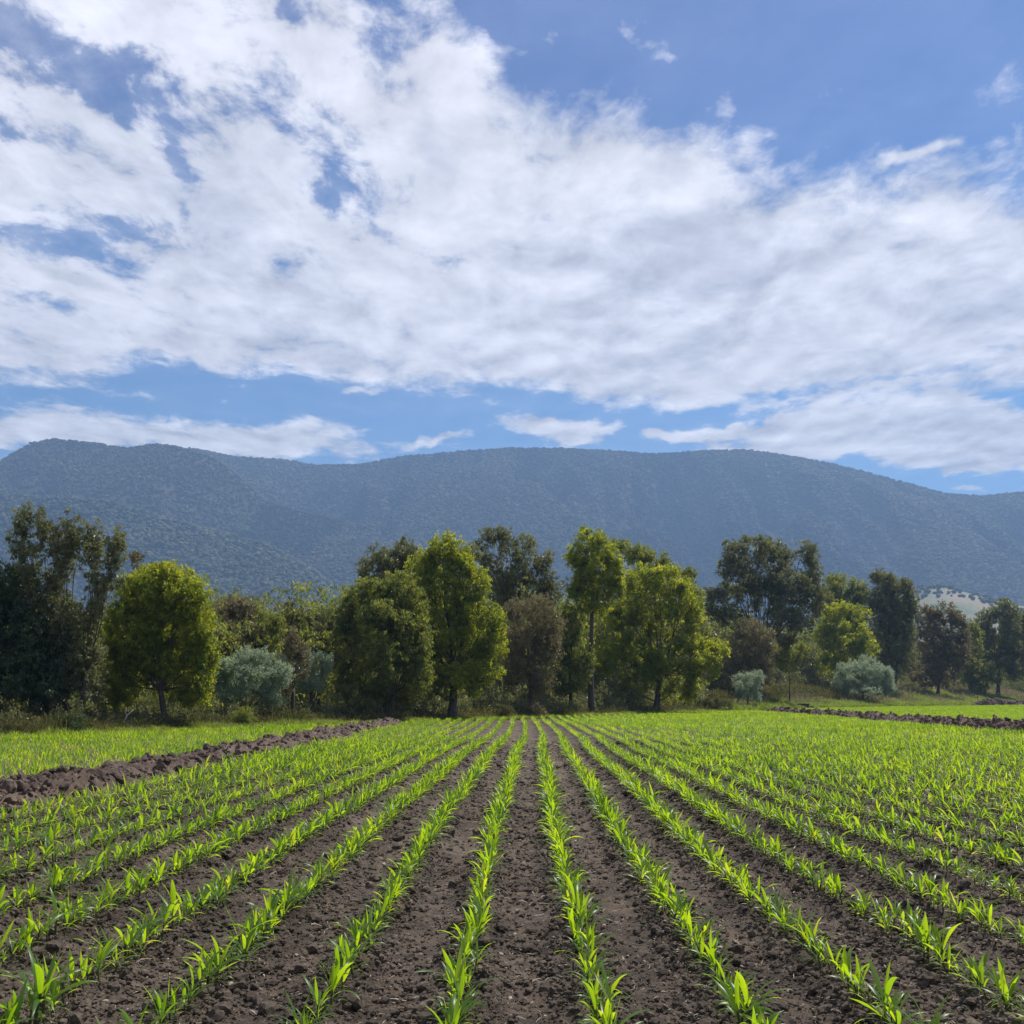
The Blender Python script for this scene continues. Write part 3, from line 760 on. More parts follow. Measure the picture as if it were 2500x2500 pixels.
scatter('straw_litter', g_straw, np.stack([X, Y, soil_h(X, Y) + 0.008], 1), np.stack([RNG.normal(0, .25, n), RNG.normal(0, .25, n), RNG.uniform(0, 6.28, n)], 1), RNG.lognormal(math.log(0.028), 0.5, n).clip(.01, .10), 6,
        kind='stuff', label='pale bits of straw and grit scattered over the soil', category='litter')

# ------------------------------------------------------------------ earth banks
def bank(name, label, fx, y0, y1, hw, h, ny, nx, seed, ends=(4, 6), big=0, place=None):
    """a lumpy ridge of turned earth; fx gives its centre line"""
    ys = np.exp(np.linspace(math.log(max(y0, 1.0)), math.log(y1), ny)); t = np.linspace(-1, 1, nx)
    Y = np.repeat(ys[:, None], nx, 1); T = np.repeat(t[None, :], ny, 0)
    cx = fx(Y) + 0.16 * fbm(Y / 3.0, Y * 0 + 2.2, seed, 3)
    end = sstep(y0, y0 + ends[0], Y) * sstep(y1, y1 - ends[1], Y)
    wd = hw * (0.85 + 0.3 * vnoise(Y / 2.1, Y * 0 + 7, seed)) * (0.5 + 0.5 * end)
    X = cx + T * wd
    prof_ = np.clip(1 - np.abs(T) ** 1.5, 0, 1)
    lump = 0.75 + 0.55 * fbm(X / 0.9, Y / 0.9, seed + 1, 3)
    Z = h * end * prof_ * lump
    rough = (np.clip(0.75 - worley(X / 0.34, Y / 0.34, seed + 2), 0, 1) * 0.22 + np.clip(0.7 - worley(X / 0.17, Y / 0.17, seed + 3), 0, 1) * 0.12 + 0.07 * fbm(X / 0.12, Y / 0.12, seed + 4, 4, 0.6))
    Z = Z + rough * (0.25 + 0.75 * prof_) * end * (h / 0.5) - 0.06 * (np.abs(T) > 0.97) - 0.02
    X = X + 0.05 * fbm(Y / 0.2, X / 0.2, seed + 6, 3) * prof_; 
    if place is not None:
        X, Y = place(X, Y); Z = Z + rise(X, Y)
    else:
        Z = Z + rise(X, Y)
    i = np.arange(X.size).reshape(X.shape)
    F = np.stack([i[:-1, :-1], i[:-1, 1:], i[1:, 1:], i[1:, :-1]], -1).reshape(-1, 4)
    o = link(name, mesh_from(name, np.stack([X, Y, Z], -1).reshape(-1, 3), F, False, M['bank']), label=label, category='earth bank')
    # clods thrown over it: the biggest are objects of their own
    n = big[0]; r = RNG.integers(0, ny - 1, n); c = RNG.integers(3, nx - 3, n)
    P = np.stack([X[r, c], Y[r, c], Z[r, c]], 1); S = np.clip(RNG.lognormal(math.log(big[1]), 0.75, n), 0.012, big[1] * 4.5)
    P[:, 2] += S * 0.2
    scatter('loose_clods', g_bclod, P, np.stack([RNG.uniform(-1, 1, n), RNG.uniform(-1, 1, n), RNG.uniform(0, 6.28, n)], 1), S[:, None] * RNG.uniform(0.5, 1.4, (n, 3)), 6, parent=o, kind='stuff')
    for _ in range(big[2]):
        a, b = int(abs(RNG.normal(0, 0.33)) * ny * 0.9) % ny, RNG.integers(int(nx * 0.3), int(nx * 0.75))
        cl = link('clod', random.Random(int(a * 7 + b)).choice(clod_meshes), o)
        s = float(RNG.uniform(0.05, 0.12)) * (h / 0.5)
        cl.location = (float(X[a, b]), float(Y[a, b]), float(Z[a, b]) + s * 0.35); cl.scale = (s, s, s); cl.rotation_euler = tuple(float(q) for q in RNG.uniform(-0.8, 3, 3))
    return o
clod_meshes = [blob_mesh('clod', 3, 0.45, (1, 0.85, 0.75), 60 + k, M['bank'], False, 1.7) for k in range(5)]
g_bclod = scatter_group('bank_clods', [source('bank_clod_source', blob_mesh('loose_clod', 2, 0.5, (1, 0.9, 0.7), 80 + k, M['bank'], False, 1.9)) for k in range(6)])
bank('earth_bank', 'long bank of brown turned earth left of the maize rows', bank_l, 6.0, 74.0, 0.80, 0.40, 900, 44, 101, (0.5, 8), (6500, 0.026, 34))
bank('earth_bank', 'dark earth bank between the maize rows and the right-hand field', bank_r, 36.0, 142.0, 0.95, 0.54, 700, 40, 131, (2, 20), (3600, 0.045, 22))
bank('earth_bank', 'short far earth bank at the top end of the right-hand field', lambda y: 0 * y, 1.0, 90.0, 1.6, 1.0, 420, 24, 161, (5, 5), (700, 0.16, 0),
     place=lambda X, Y: ((lambda yy, xx: (xx, edge_y(xx) - 3.0 + (X)))(Y, 90 + Y * 0.9)))

# ------------------------------------------------------------------ trees
def sprig_mesh(name, n, seed, droop=1.0, L=0.62, W=0.085, spread=0.55):
    """a hanging spray of narrow leaves"""
    r = random.Random(seed); V, F = [], []
    for _ in range(n):
        b = Vector((r.gauss(0, .33), r.gauss(0, .33), r.gauss(0.12, .36))) * (spread / 0.55)
        az = r.uniform(0, 6.283)
        d = Vector((math.cos(az) * r.uniform(.15, .8), math.sin(az) * r.uniform(.15, .8), -droop * r.uniform(.35, 1.1) + (1 - droop) * r.uniform(-.8, .8))).normalized()
        s = d.cross(Vector((r.uniform(-1, 1), r.uniform(-1, 1), r.uniform(-.3, .3)))).normalized()
        l, w = L * r.uniform(.65, 1.2), W * r.uniform(.8, 1.3)
        bend = d.cross(s) * l * r.uniform(-.12, .12)
        k = len(V); V += [b, b + d * l * .45 + s * w + bend, b + d * l, b + d * l * .45 - s * w + bend]; F.append((k, k + 1, k + 2, k + 3))
    return mesh_from(name, V, F)
G_LEAF = {}
G_LEAF['hang'] = scatter_group('hanging_leaves_painted', [source('spray_source', sprig_mesh('hanging_spray', 18, k, 1.0, 0.78, 0.15)) for k in range(5)])
G_LEAF['fine'] = scatter_group('fine_leaves_painted', [source('spray_source', sprig_mesh('fine_spray', 18, 20 + k, 0.9, 0.6, 0.11)) for k in range(5)])
G_LEAF['round'] = scatter_group('round_leaves_painted', [source('spray_source', sprig_mesh('round_spray', 22, 40 + k, 0.25, 0.42, 0.15)) for k in range(5)])

def crown_points(lobes, dens, s0, rng):
    """points for leaf sprays: clustered towards the outside of each lobe, with gaps between the clusters"""
    out = []
    for (c, rx, ry, rz, q) in lobes:
        n = int(1.15 * dens * q * math.pi * rx * rz / (s0 * s0))
        K = max(5, int(2.6 * (rx * rz) / (s0 * s0) ** 1.0 * 0.13) + 4)
        d = rng.normal(0, 1, (K, 3)); d[:, 2] += 0.25; d /= np.linalg.norm(d, axis=1)[:, None]
        cc = d * rng.uniform(0.42, 1.02, (K, 1))
        wgt = rng.uniform(0.4, 1.6, K); wgt /= wgt.sum()
        m = int(n * 0.88); ix = rng.choice(K, m, p=wgt)
        sg = min(0.27, 1.15 * s0 / max(rx, 0.01))
        p = cc[ix] + rng.normal(0, 1, (m, 3)) * np.array([sg, sg, sg * 1.35]) - np.array([0, 0, 0.6]) * sg
        u = rng.normal(0, 1, (n - m, 3)); u /= np.linalg.norm(u, axis=1)[:, None]; u *= rng.uniform(0.2, 1, (n - m, 1)) ** (1 / 3)
        p = np.concatenate([p, u]); rr_ = np.linalg.norm(p, axis=1); p[rr_ > 1.2] *= (1.2 / rr_[rr_ > 1.2])[:, None]
        out.append(c + p * np.array([rx, ry, rz]))
    return np.concatenate(out)

TREE_SEED = [0]
def tree(name, label, base_u, off, lobes, kind='gum_green', dens=3.0, leafy='hang', fork=0.30, trunk_r=None, bark='bark', cat='tree', group=None, stems=1, tilt=0.0, base_v=None, s_k=1.0):
    TREE_SEED[0] += 1
    rng = np.random.default_rng(100 + TREE_SEED[0]); r = random.Random(TREE_SEED[0])
    if base_u > 1750: off = off + 13 + (base_u > 2000) * 8        # the right-hand gums stand back behind a wide verge
    Y = edge_at(base_u) + off
    base = at_y(base_u, 1704, Y); bx = base[0]; bz = float(rise(np.array([bx]), np.array([Y]))[0])
    root = thing(name, label, cat, (bx, Y, bz), 0, group)
    k = Y / 2454.0
    s0 = 0.25 * (Y / 80.0) ** 0.62 * s_k
    L3 = []
    for lb in lobes:
        u, v, ru, rv = lb[:4]; q = lb[4] if len(lb) > 4 else 1.0
        dy = rng.uniform(-0.5, 0.5) * ru * k * 1.1
        c = at_y(u, v, Y + dy) - np.array([bx, Y, bz])
        rx, rz = ru * k * (Y + dy) / Y, rv * k * (Y + dy) / Y
        L3.append((c, max(rx - s0 * 0.35, s0), max(rx * 0.95, s0), max(rz - s0 * 0.35, s0), q))
    P = crown_points(L3, dens, s0, rng)
    P = P[P[:, 2] > 0.1]; n = len(P)
    S = s0 * rng.uniform(0.65, 1.35, n)
    rot = np.stack([rng.normal(0, .28, n), rng.normal(0, .28, n), rng.uniform(0, 6.28, n)], 1)
    if leafy == 'round': rot = rng.uniform(-1.4, 1.4, (n, 3)) * np.array([1, 1, 2.2])
    scatter('crown', G_LEAF[leafy], P, rot, S, 5, M[kind], parent=root, kind='stuff')
    # wood
    top = max(c[2] + rz for c, rx, ry, rz, q in L3); H = top
    if trunk_r is None: trunk_r = 0.016 * H + 0.05
    cxm = sum(c[0] for c, *_ in L3) / len(L3)
    tb = MB(); forks = []
    for s in range(stems):
        sx = (s - (stems - 1) / 2) * 0.35 if stems > 1 else 0
        fk = Vector((cxm * 0.45 + sx * 4 + r.uniform(-.2, .2), r.uniform(-.3, .3), H * fork * r.uniform(.9, 1.15)))
        mid_ = Vector((sx + fk.x * 0.3 + r.uniform(-.12, .12), r.uniform(-.1, .1), fk.z * 0.5))
        path = bez((sx, 0, -0.2), mid_, fk, 7); tr = trunk_r / (1 if stems == 1 else 1.45)
        tb.tube(path, [tr * (1.45 - 0.75 * min(1, i / 6 * 1.5)) if i < 2 else tr * (1.0 - 0.05 * i) for i in range(7)], 9)
        forks.append((fk, tr * 0.68))
    link('trunk', tb.mesh('trunk', M[bark], True), root)
    for li, (c, rx, ry, rz, q) in enumerate(L3):
        c = Vector(c)
        if rz * 2 < 0.11 * H and r.random() < 0.3: continue
        fk, fr = min(forks, key=lambda f: abs(f[0].x - c.x)) if stems > 1 else forks[0]
        lb = MB()
        start = fk if c.z > fk.z * 0.9 else Vector((fk.x * .5, 0, max(0.3, c.z * 0.55)))
        d = c - start
        ctrl = start + Vector((d.x * 0.55, d.y * 0.5, d.z * 0.30 + 0.1 * abs(d.x)))
        endp = c + Vector((0, 0, rz * 0.45))
        pa = bez(start, ctrl, endp, 8)
        pa = [p + Vector((r.gauss(0, .012), r.gauss(0, .012), 0)) * d.length * (0 if i in (0,) else 1) for i, p in enumerate(pa)]
        r0 = 0.62 * fr * (0.45 + 0.35 * min(1.0, (rx * rz) / (0.02 * H * H + 1e-6)))
        lb.tube(pa, [r0 * (1 - 0.11 * i) for i in range(8)], 6)
        for b in range(5):
            i = r.randrange(2, 8); s_ = pa[i]
            a = r.uniform(0, 6.28); e = c + Vector((math.cos(a) * rx * .8, math.sin(a) * ry * .8, rz * r.uniform(-.5, .95)))
            mm = (s_ + e) * 0.5 + Vector((0, 0, (e - s_).length * r.uniform(-.02, .16)))
            rb = r0 * (1 - 0.11 * i) * 0.5
            lb.tube(bez(s_, mm, e, 5), [rb, rb * .8, rb * .6, rb * .4, rb * .2], 4, cap=False)
        link('limb', lb.mesh('limb', M[bark], True), root)
    return root

GR = 'gum trees along the river bank'
tree('evergreen_tree', 'very dark evergreen tree filling the left edge of the tree line', 5, 7, [(10, 1440, 85, 85), (-70, 1430, 80, 90), (15, 1540, 110, 110), (95, 1580, 70, 90), (30, 1660, 120, 70), (-80, 1600, 100, 120), (110, 1670, 60, 60)], 'dark_leaf', 3.6, 'hang', cat='tree')
tree('gum_tree', 'tall sparse gum with several upright plumes at the left end', 190, 4, [(55, 1262, 24, 46, .8), (45, 1320, 26, 50, .8), (98, 1285, 26, 57, .8), (80, 1370, 33, 52, .8), (135, 1300, 24, 52, .8), (165, 1305, 26, 55, .8), (160, 1370, 30, 66, .8), (196, 1303, 24, 55, .8), (230, 1310, 24, 55, .8), (225, 1370, 29, 60, .8), (283, 1330, 24, 55, .8), (275, 1390, 26, 49, .8),
     (120, 1440, 50, 60), (75, 1490, 40, 60), (150, 1530, 66, 75), (110, 1570, 55, 66), (200, 1600, 60, 70), (235, 1450, 34, 60, .8), (200, 1540, 45, 71, .8), (165, 1630, 60, 70), (215, 1650, 45, 60)], 'gum_olive', 2.5, 'hang', fork=.30, group=GR, stems=2)
tree('gum_tree', 'small brown-topped gum just showing above the rounded green gum', 335, 16, [(335, 1352, 20, 20), (345, 1400, 30, 40), (340, 1480, 40, 50)], 'gum_brown', 2.8, group=GR)
tree('gum_tree', 'rounded dense gum with bright yellow-green top, standing at left', 412, 3, [(395, 1418, 85, 52), (330, 1440, 48, 50), (455, 1440, 60, 55), (300, 1530, 60, 75), (482, 1520, 42, 80), (395, 1520, 90, 90), (262, 1610, 38, 55), (500, 1610, 32, 60), (330, 1630, 75, 65), (430, 1620, 70, 75), (505, 1680, 28, 40), (290, 1690, 55, 38), (462, 1690, 38, 34)], 'gum_green', 3.3, group=GR, fork=.22)
tree('gum_tree', 'grey-brown gum behind and right of the rounded bright gum', 565, 14, [(548, 1490, 34, 42), (595, 1490, 32, 38), (560, 1560, 48, 60), (610, 1570, 40, 50)], 'gum_brown', 2.7, group=GR)
tree('gum_tree', 'olive-green gum between the brown gum and the dark-topped gum', 640, 13, [(625, 1515, 40, 42), (662, 1530, 32, 36), (640, 1590, 55, 55)], 'gum_mid', 2.9, group=GR)
tree('gum_tree', 'dark brown-topped gum rising behind the silver wattle', 705, 17, [(706, 1490, 28, 26), (698, 1540, 34, 42), (712, 1610, 38, 50)], 'gum_brown', 2.8, group=GR)
tree('gum_tree', 'low brownish-green gum with broad top left of the centre clump', 775, 15, [(755, 1525, 38, 36), (800, 1525, 38, 40), (775, 1590, 60, 60), (830, 1560, 30, 60)], 'gum_olive', 3.0, group=GR)
tree('wattle_shrub', 'large pale silver-green wattle bush right of the rounded gum', 612, 5, [(532, 1645, 26, 40), (548, 1690, 36, 34), (560, 1632, 28, 30), (596, 1612, 36, 30), (655, 1618, 44, 36), (685, 1655, 30, 36), (625, 1665, 55, 40), (575, 1695, 50, 26), (660, 1700, 40, 24)], 'silver_leaf', 3.6, 'round', fork=.2, cat='bush', s_k=.85, group='silver wattle bushes')
tree('wattle_shrub', 'smaller silver-green wattle bush left of the centre clump', 768, 6, [(748, 1620, 26, 36), (775, 1645, 32, 38), (795, 1612, 20, 26), (740, 1670, 24, 24)], 'silver_leaf', 3.3, 'round', fork=.2, cat='bush', s_k=.85, group='silver wattle bushes')
tree('gum_tree', 'thin brown sapling standing between the two silver wattles', 716, 3, [(712, 1560, 26, 40, .8), (722, 1610, 32, 42, .8), (700, 1660, 30, 36, .7), (740, 1590, 18, 28, .6)], 'gum_brown', 2.3, group=GR)
tree('gum_tree', 'olive-green gum with a rounded top beside the big central gum', 950, 3, [(905, 1440, 48, 36), (960, 1440, 44, 40), (862, 1490, 40, 52), (935, 1510, 70, 62), (985, 1428, 40, 36), (838, 1540, 30, 40), (1000, 1480, 44, 60), (1015, 1560, 48, 70), (1020, 1650, 40, 50), (860, 1580, 48, 60), (935, 1600, 75, 65), (1000, 1610, 45, 70), (850, 1660, 40, 40), (900, 1680, 70, 40), (975, 1690, 55, 34), (812, 1610, 16, 20)], 'gum_mid', 3.0, group=GR, fork=.16, stems=2)
tree('gum_tree', 'biggest central gum with a tall domed yellow-green crown', 1105, 3, [(1080, 1332, 46, 42), (1035, 1375, 42, 46), (1125, 1372, 42, 46), (1160, 1420, 36, 44), (1085, 1420, 70, 66), (1030, 1460, 45, 60), (1150, 1490, 45, 50), (1200, 1510, 36, 40), (1205, 1568, 36, 44), (1095, 1530, 85, 75), (1160, 1590, 55, 55), (1050, 1610, 60, 70), (1120, 1650, 60, 50), (1195, 1640, 32, 30), (1030, 1680, 45, 36)], 'gum_green', 3.0, group=GR, fork=.24, trunk_r=.36)
tree('gum_tree', 'dark sparse gum behind the left shoulder of the central gum', 925, 15, [(892, 1382, 28, 32, .9), (930, 1362, 34, 36, .9), (978, 1345, 38, 32, .9), (1150, 1350, 22, 26, .8), (925, 1430, 45, 46), (990, 1410, 50, 60), (955, 1392, 54, 44), (1012, 1372, 36, 44)], 'gum_olive', 2.6, group=GR)
tree('gum_tree', 'dark grey-brown gum with open branching top right of the central gum', 1262, 15, [(1203, 1310, 32, 28, .8), (1180, 1345, 26, 30, .8), (1240, 1325, 32, 34, .8), (1285, 1330, 30, 28, .8), (1325, 1362, 28, 28, .8), (1265, 1375, 40, 36, .7), (1210, 1390, 36, 46, .8), (1330, 1410, 30, 34, .8), (1270, 1430, 60, 46), (1345, 1450, 36, 40), (1220, 1460, 36, 50)], 'gum_olive', 2.3, group=GR, fork=.5)
tree('gum_tree', 'grey-brown gum of fine twiggy foliage between the central and slender gums', 1295, 4, [(1262, 1495, 38, 38), (1315, 1482, 44, 36), (1352, 1520, 32, 40), (1285, 1550, 65, 50), (1340, 1580, 40, 50), (1255, 1610, 42, 50), (1310, 1640, 55, 48)], 'gum_brown', 2.5, 'fine', group=GR, fork=.3)
sl = tree('gum_tree', 'slender tall gum with a bare straight trunk below its green crown', 1443, 3, [(1425, 1316, 26, 28), (1465, 1322, 30, 28), (1408, 1362, 30, 38), (1455, 1372, 46, 46), (1500, 1372, 26, 46), (1400, 1420, 26, 36), (1430, 1440, 42, 46), (1485, 1430, 38, 48), (1515, 1430, 16, 34), (1455, 1480, 36, 26, .7)], 'gum_green', 2.9, group=GR, fork=.56, trunk_r=.24)
tree('gum_tree', 'young green gum filling the gap left of the slender trunk', 1395, 6, [(1395, 1520, 34, 46), (1385, 1590, 45, 50), (1420, 1620, 30, 50), (1390, 1660, 45, 36)], 'gum_mid', 2.9, group=GR)
tree('gum_tree', 'pale olive gum showing behind the slender and the spreading gums', 1575, 14, [(1510, 1332, 30, 24), (1555, 1350, 40, 32), (1600, 1370, 38, 32), (1635, 1395, 28, 28), (1570, 1420, 80, 50)], 'gum_mid', 2.6, group=GR)
tree('gum_tree', 'spreading gum with many bright green clumps right of the slender gum', 1600, 3, [(1560, 1415, 42, 38), (1612, 1415, 50, 36), (1662, 1448, 42, 42), (1692, 1500, 28, 42), (1535, 1485, 48, 36), (1495, 1510, 32, 26), (1600, 1500, 65, 55), (1660, 1570, 42, 30), (1700, 1560, 24, 22), (1742, 1580, 38, 30), (1720, 1620, 40, 34), (1545, 1580, 60, 48), (1620, 1620, 60, 48), (1480, 1600, 34, 44), (1690, 1660, 34, 34), (1570, 1660, 55, 34), (1655, 1690, 44, 28), (1525, 1690, 42, 28)], 'gum_green', 2.9, group=GR, fork=.22, trunk_r=.34)
tree('gum_tree', 'small green gum top peeping out above the spreading gum', 1685, 18, [(1680, 1408, 22, 24), (1690, 1450, 30, 30), (1700, 1520, 34, 50)], 'gum_mid', 2.8, group=GR)
tree('gum_tree', 'tallest dark spreading gum on the right with open limbs', 1850, 8, [(1795, 1345, 34, 30, .9), (1850, 1328, 44, 28, .9), (1775, 1388, 26, 32, .9), (1830, 1390, 44, 40, .9), (1895, 1370, 42, 46, .9), (1968, 1348, 30, 30, .9), (1985, 1392, 24, 34, .9), (1930, 1420, 50, 46), (1870, 1450, 60, 48), (1800, 1440, 42, 34, .8), (1740, 1450, 40, 26, .8), (1730, 1490, 30, 28, .8), (1985, 1450, 44, 50), (1920, 1510, 60, 50), (1780, 1500, 36, 36, .7)], 'gum_olive', 2.7, group=GR, fork=.34, trunk_r=.5)
tree('gum_tree', 'reddish-brown gum below the tallest dark right-hand gum', 1835, 2, [(1825, 1545, 44, 38), (1865, 1580, 44, 46), (1795, 1600, 38, 46), (1845, 1640, 60, 40), (1760, 1640, 30, 36)], 'gum_brown', 2.8, 'fine', group=GR, fork=.2)
tree('gum_tree', 'pale green gum behind the yellow-green one on the right', 2055, 16, [(2050, 1422, 38, 28), (2092, 1445, 28, 34), (2030, 1470, 50, 44), (2085, 1500, 40, 44)], 'gum_mid', 2.8, group=GR)
tree('gum_tree', 'yellow-green gum between the dark spreading gum and dark upright gum', 2060, 4, [(2042, 1500, 38, 34), (2092, 1508, 34, 36), (2015, 1545, 30, 38), (2060, 1560, 52, 44), (2105, 1580, 34, 44), (2040, 1620, 50, 36)], 'gum_green', 2.8, group=GR, fork=.2)
tree('gum_tree', 'small green sapling on a thin trunk left of the silvery bush', 1927, -4.5, [(1912, 1566, 22, 20), (1952, 1585, 22, 20), (1925, 1606, 32, 30), (1900, 1600, 18, 26)], 'gum_mid', 2.8, group=GR, fork=.42, trunk_r=.12)
tree('gum_tree', 'dark upright gum standing above the silvery bush', 2182, 4, [(2158, 1420, 34, 30), (2195, 1440, 32, 32), (2140, 1465, 32, 36), (2185, 1485, 42, 38), (2222, 1470, 20, 34), (2160, 1540, 42, 48), (2205, 1550, 34, 50), (2175, 1610, 46, 44)], 'gum_olive', 3.2, group=GR, fork=.3, stems=2)
tree('gum_tree', 'reddish-brown bushy gum right of the dark upright gum', 2290, 5, [(2262, 1505, 28, 28), (2305, 1498, 34, 28), (2340, 1520, 24, 30), (2275, 1560, 50, 46), (2330, 1580, 42, 50), (2290, 1635, 60, 44)], 'gum_brown', 3.0, group=GR, fork=.2)
tree('gum_tree', 'dull green gum filling the low gap near the right edge', 2372, 8, [(2375, 1560, 30, 34), (2360, 1610, 42, 50), (2395, 1650, 42, 34)], 'gum_mid', 2.9, group=GR)
tree('gum_tree', 'yellow-brown open gum at the right edge of the tree line', 2437, 4, [(2412, 1498, 28, 24, .9), (2455, 1492, 32, 28, .9), (2395, 1545, 30, 38), (2440, 1550, 44, 46), (2488, 1530, 36, 44), (2425, 1620, 50, 40), (2490, 1610, 42, 50)], 'gum_olive', 2.6, group=GR, fork=.35)
tree('gum_tree', 'gum beyond the right edge of the yellow-brown open one', 2570, 5, [(2545, 1500, 40, 40), (2600, 1520, 50, 50), (2560, 1580, 60, 60), (2610, 1610, 60, 60)], 'gum_mid', 2.8, group=GR)
tree('silver_bush', 'round silvery bush with a dark underside on the right verge', 2105, -13.0, [(2075, 1640, 34, 26), (2115, 1628, 38, 26), (2150, 1648, 28, 28), (2100, 1668, 60, 26), (2055, 1672, 22, 24), (2165, 1675, 22, 22), (2105, 1684, 66, 18)], 'silver_leaf', 3.4, 'round', fork=.25, cat='bush', s_k=.7, group='silvery bushes on the right verge')
tree('silver_bush', 'small whitish-green bush on the verge below the reddish-brown gum', 1825, -9.0, [(1810, 1660, 20, 18), (1842, 1656, 24, 20), (1825, 1680, 38, 20), (1825, 1697, 36, 16)], 'silver_leaf', 3.0, 'round', fork=.25, cat='bush', s_k=.6, group='silvery bushes on the right verge')

def bush(label, u, off, wpx, hpx, kind, leafy='fine', base_v=None):
    Y = edge_at(u) + off; k = Y / 2454
    vb = 1704 + (CAM_H - float(rise(np.array([at_y(u, 1704, Y)[0]]), np.array([Y]))[0])) / k
    lobes = [(u - wpx * .35, vb - hpx * .45, wpx * .4, hpx * .5), (u + wpx * .3, vb - hpx * .5, wpx * .45, hpx * .5), (u, vb - hpx * .65, wpx * .4, hpx * .4)]
    return tree('bush', label, u, off, lobes, kind, 3.0, leafy, fork=.2, cat='bush', s_k=.6, trunk_r=.03)
bush('leafy dark green bush at the foot of the plumed gum', 165, 1.5, 70, 46, 'dark_leaf', 'round')
bush('pale leafy bush at the left edge of the undergrowth', 40, 1.2, 60, 34, 'weed', 'round')
bush('yellow-green bush under the silver wattle', 596, 1.5, 48, 44, 'gum_mid')
bush('round olive bush at the end of the centre lane', 1232, 1.2, 34, 30, 'weed')
bush('brown-grey bush right of the round olive one', 1300, 1.4, 44, 34, 'gum_brown')
bush('green shrub between the spreading gum and the sapling', 1740, 2.0, 60, 34, 'weed')
bush('yellow-green shrub at the foot of the sapling', 1890, -9.0, 44, 30, 'gum_mid')

# ------------------------------------------------------------------ wood behind, undergrowth and verge
def along_edge(n, x0, x1, d0, d1):
    """points spread over a strip that follows the field edge"""
    s = np.concatenate([[0], np.cumsum(np.hypot(np.diff(EX), np.diff(EY)))])
    a, b = np.interp(x0, EX, s), np.interp(x1, EX, s)
    t = RNG.uniform(a, b, n); X, Y = np.interp(t, s, EX), np.interp(t, s, EY)
    d = RNG.uniform(d0, d1, n); return X - d * 0.35, Y + d * 0.94

N = 60000
X, Y = along_edge(N, -45, 190, 9, 46); back = np.where(X > 22, 16, 0) + np.where(X > 45, 6, 0); Y = Y + back
hmax = 1.5 + (3.8 + 5.2 * vnoise(X / 6.0, Y / 6.0, 71)) * np.clip(Y / 80, 0.8, 1.7)
Z = rise(X, Y) + hmax * RNG.random(N) ** 0.8
n = N
green = vnoise(X / 7.0, Y / 12.0, 88) > 0.5
for sel, mt, lb in ((green, 'gum_mid', 'greener parts of the low wood behind the front gums'), (~green, 'gum_olive', 'duller parts of the low wood behind the front gums')):
    n = int(sel.sum())
    scatter('background_wood', G_LEAF['fine'], np.stack([X, Y, Z], 1)[sel], np.stack([RNG.normal(0, .3, n), RNG.normal(0, .3, n), RNG.uniform(0, 6.28, n)], 1), RNG.uniform(.45, .9, n) * np.clip(Y[sel] / 90, .8, 1.6), 5, M[mt], kind='stuff', label=lb, category='woodland')
# stems inside the wood, so that gaps look into trunks
wood_stems = MB(); r = random.Random(9)
X, Y = along_edge(420, -45, 190, 8, 30); Y = Y + np.where(X > 22, 16, 0)
for x, y in zip(X, Y):
    h = r.uniform(3, 5.5) * (1 if y < 110 else 1.6); z = float(rise(np.array([x]), np.array([y]))[0]); lx = r.uniform(-1.2, 1.2)
    wood_stems.tube(bez((x, y, z - .2), (x + lx * .2, y, z + h * .5), (x + lx, y, z + h), 4), [.10, .08, .06, .02], 5, cap=False)
link('background_stems', wood_stems.mesh('background_stems', M['bark'], True), kind='stuff', label='crowded thin trunks in the wood behind the front gums', category='tree trunks')

def tuft_mesh(name, n, seed, h=1.0, spread=0.35, w=0.02, heads=False, mat=None):
    r = random.Random(seed); V, F = [], []
    for _ in range(n):
        a = r.uniform(0, 6.28); d = r.random() * spread * .5; b = Vector((math.cos(a) * d, math.sin(a) * d, -0.03))
        a += r.uniform(-.6, .6); o = Vector((math.cos(a), math.sin(a), 0)); hh = h * r.uniform(.5, 1.1); ln = r.uniform(.1, .75) * spread
        s = Vector((-o.y, o.x, 0)) * w * r.uniform(.7, 1.3)
        m_ = b + o * ln * .35 + Vector((0, 0, hh * .62)); t = b + o * ln + Vector((0, 0, hh))
        k = len(V); V += [b - s, b + s, m_ + s * .8, m_ - s * .8, t]; F += [(k, k + 1, k + 2, k + 3), (k + 3, k + 2, k + 4)]
        if heads and r.random() < .6:
            k = len(V); hd = Vector((0, 0, .12)); V += [t - hd * .3, t + s * 2.2 + hd * .4, t + hd * 1.2, t - s * 2.2 + hd * .4]; F.append((k, k + 1, k + 2, k + 3))
    return mesh_from(name, V, F, mat=mat)
g_tuft = scatter_group('tufts_painted', [source('tuft_source', tuft_mesh('grass_tuft', 22, k, 1.0, .7, .022)) for k in range(5)])
g_weed = scatter_group('weeds_painted', [source('weed_source', tuft_mesh('weed_tuft', 20, 30 + k, 1.0, .9, .028, True)) for k in range(5)])
def strip(name, grp, n, x0, x1, d0, d1, h, mat, label, cat, gate=None):
    X, Y = along_edge(n, x0, x1, d0, d1)
    hh = h * (0.55 + 0.8 * vnoise(X / 2.2, Y / 2.2, 77)) * RNG.uniform(.6, 1.2, n)
    if gate is not None: k = gate(X, Y); X, Y, hh = X[k], Y[k], hh[k]
    n = len(X); wv = np.clip(Y / 70, .8, 2.2) * RNG.uniform(.6, 1.1, n)
    scatter(name, grp, np.stack([X, Y, rise(X, Y)], 1), np.stack([RNG.normal(0, .12, n), RNG.normal(0, .12, n), RNG.uniform(0, 6.28, n)], 1), np.stack([wv * .8, wv * .8, hh], 1), 5, M[mat], kind='stuff', label=label, category=cat)
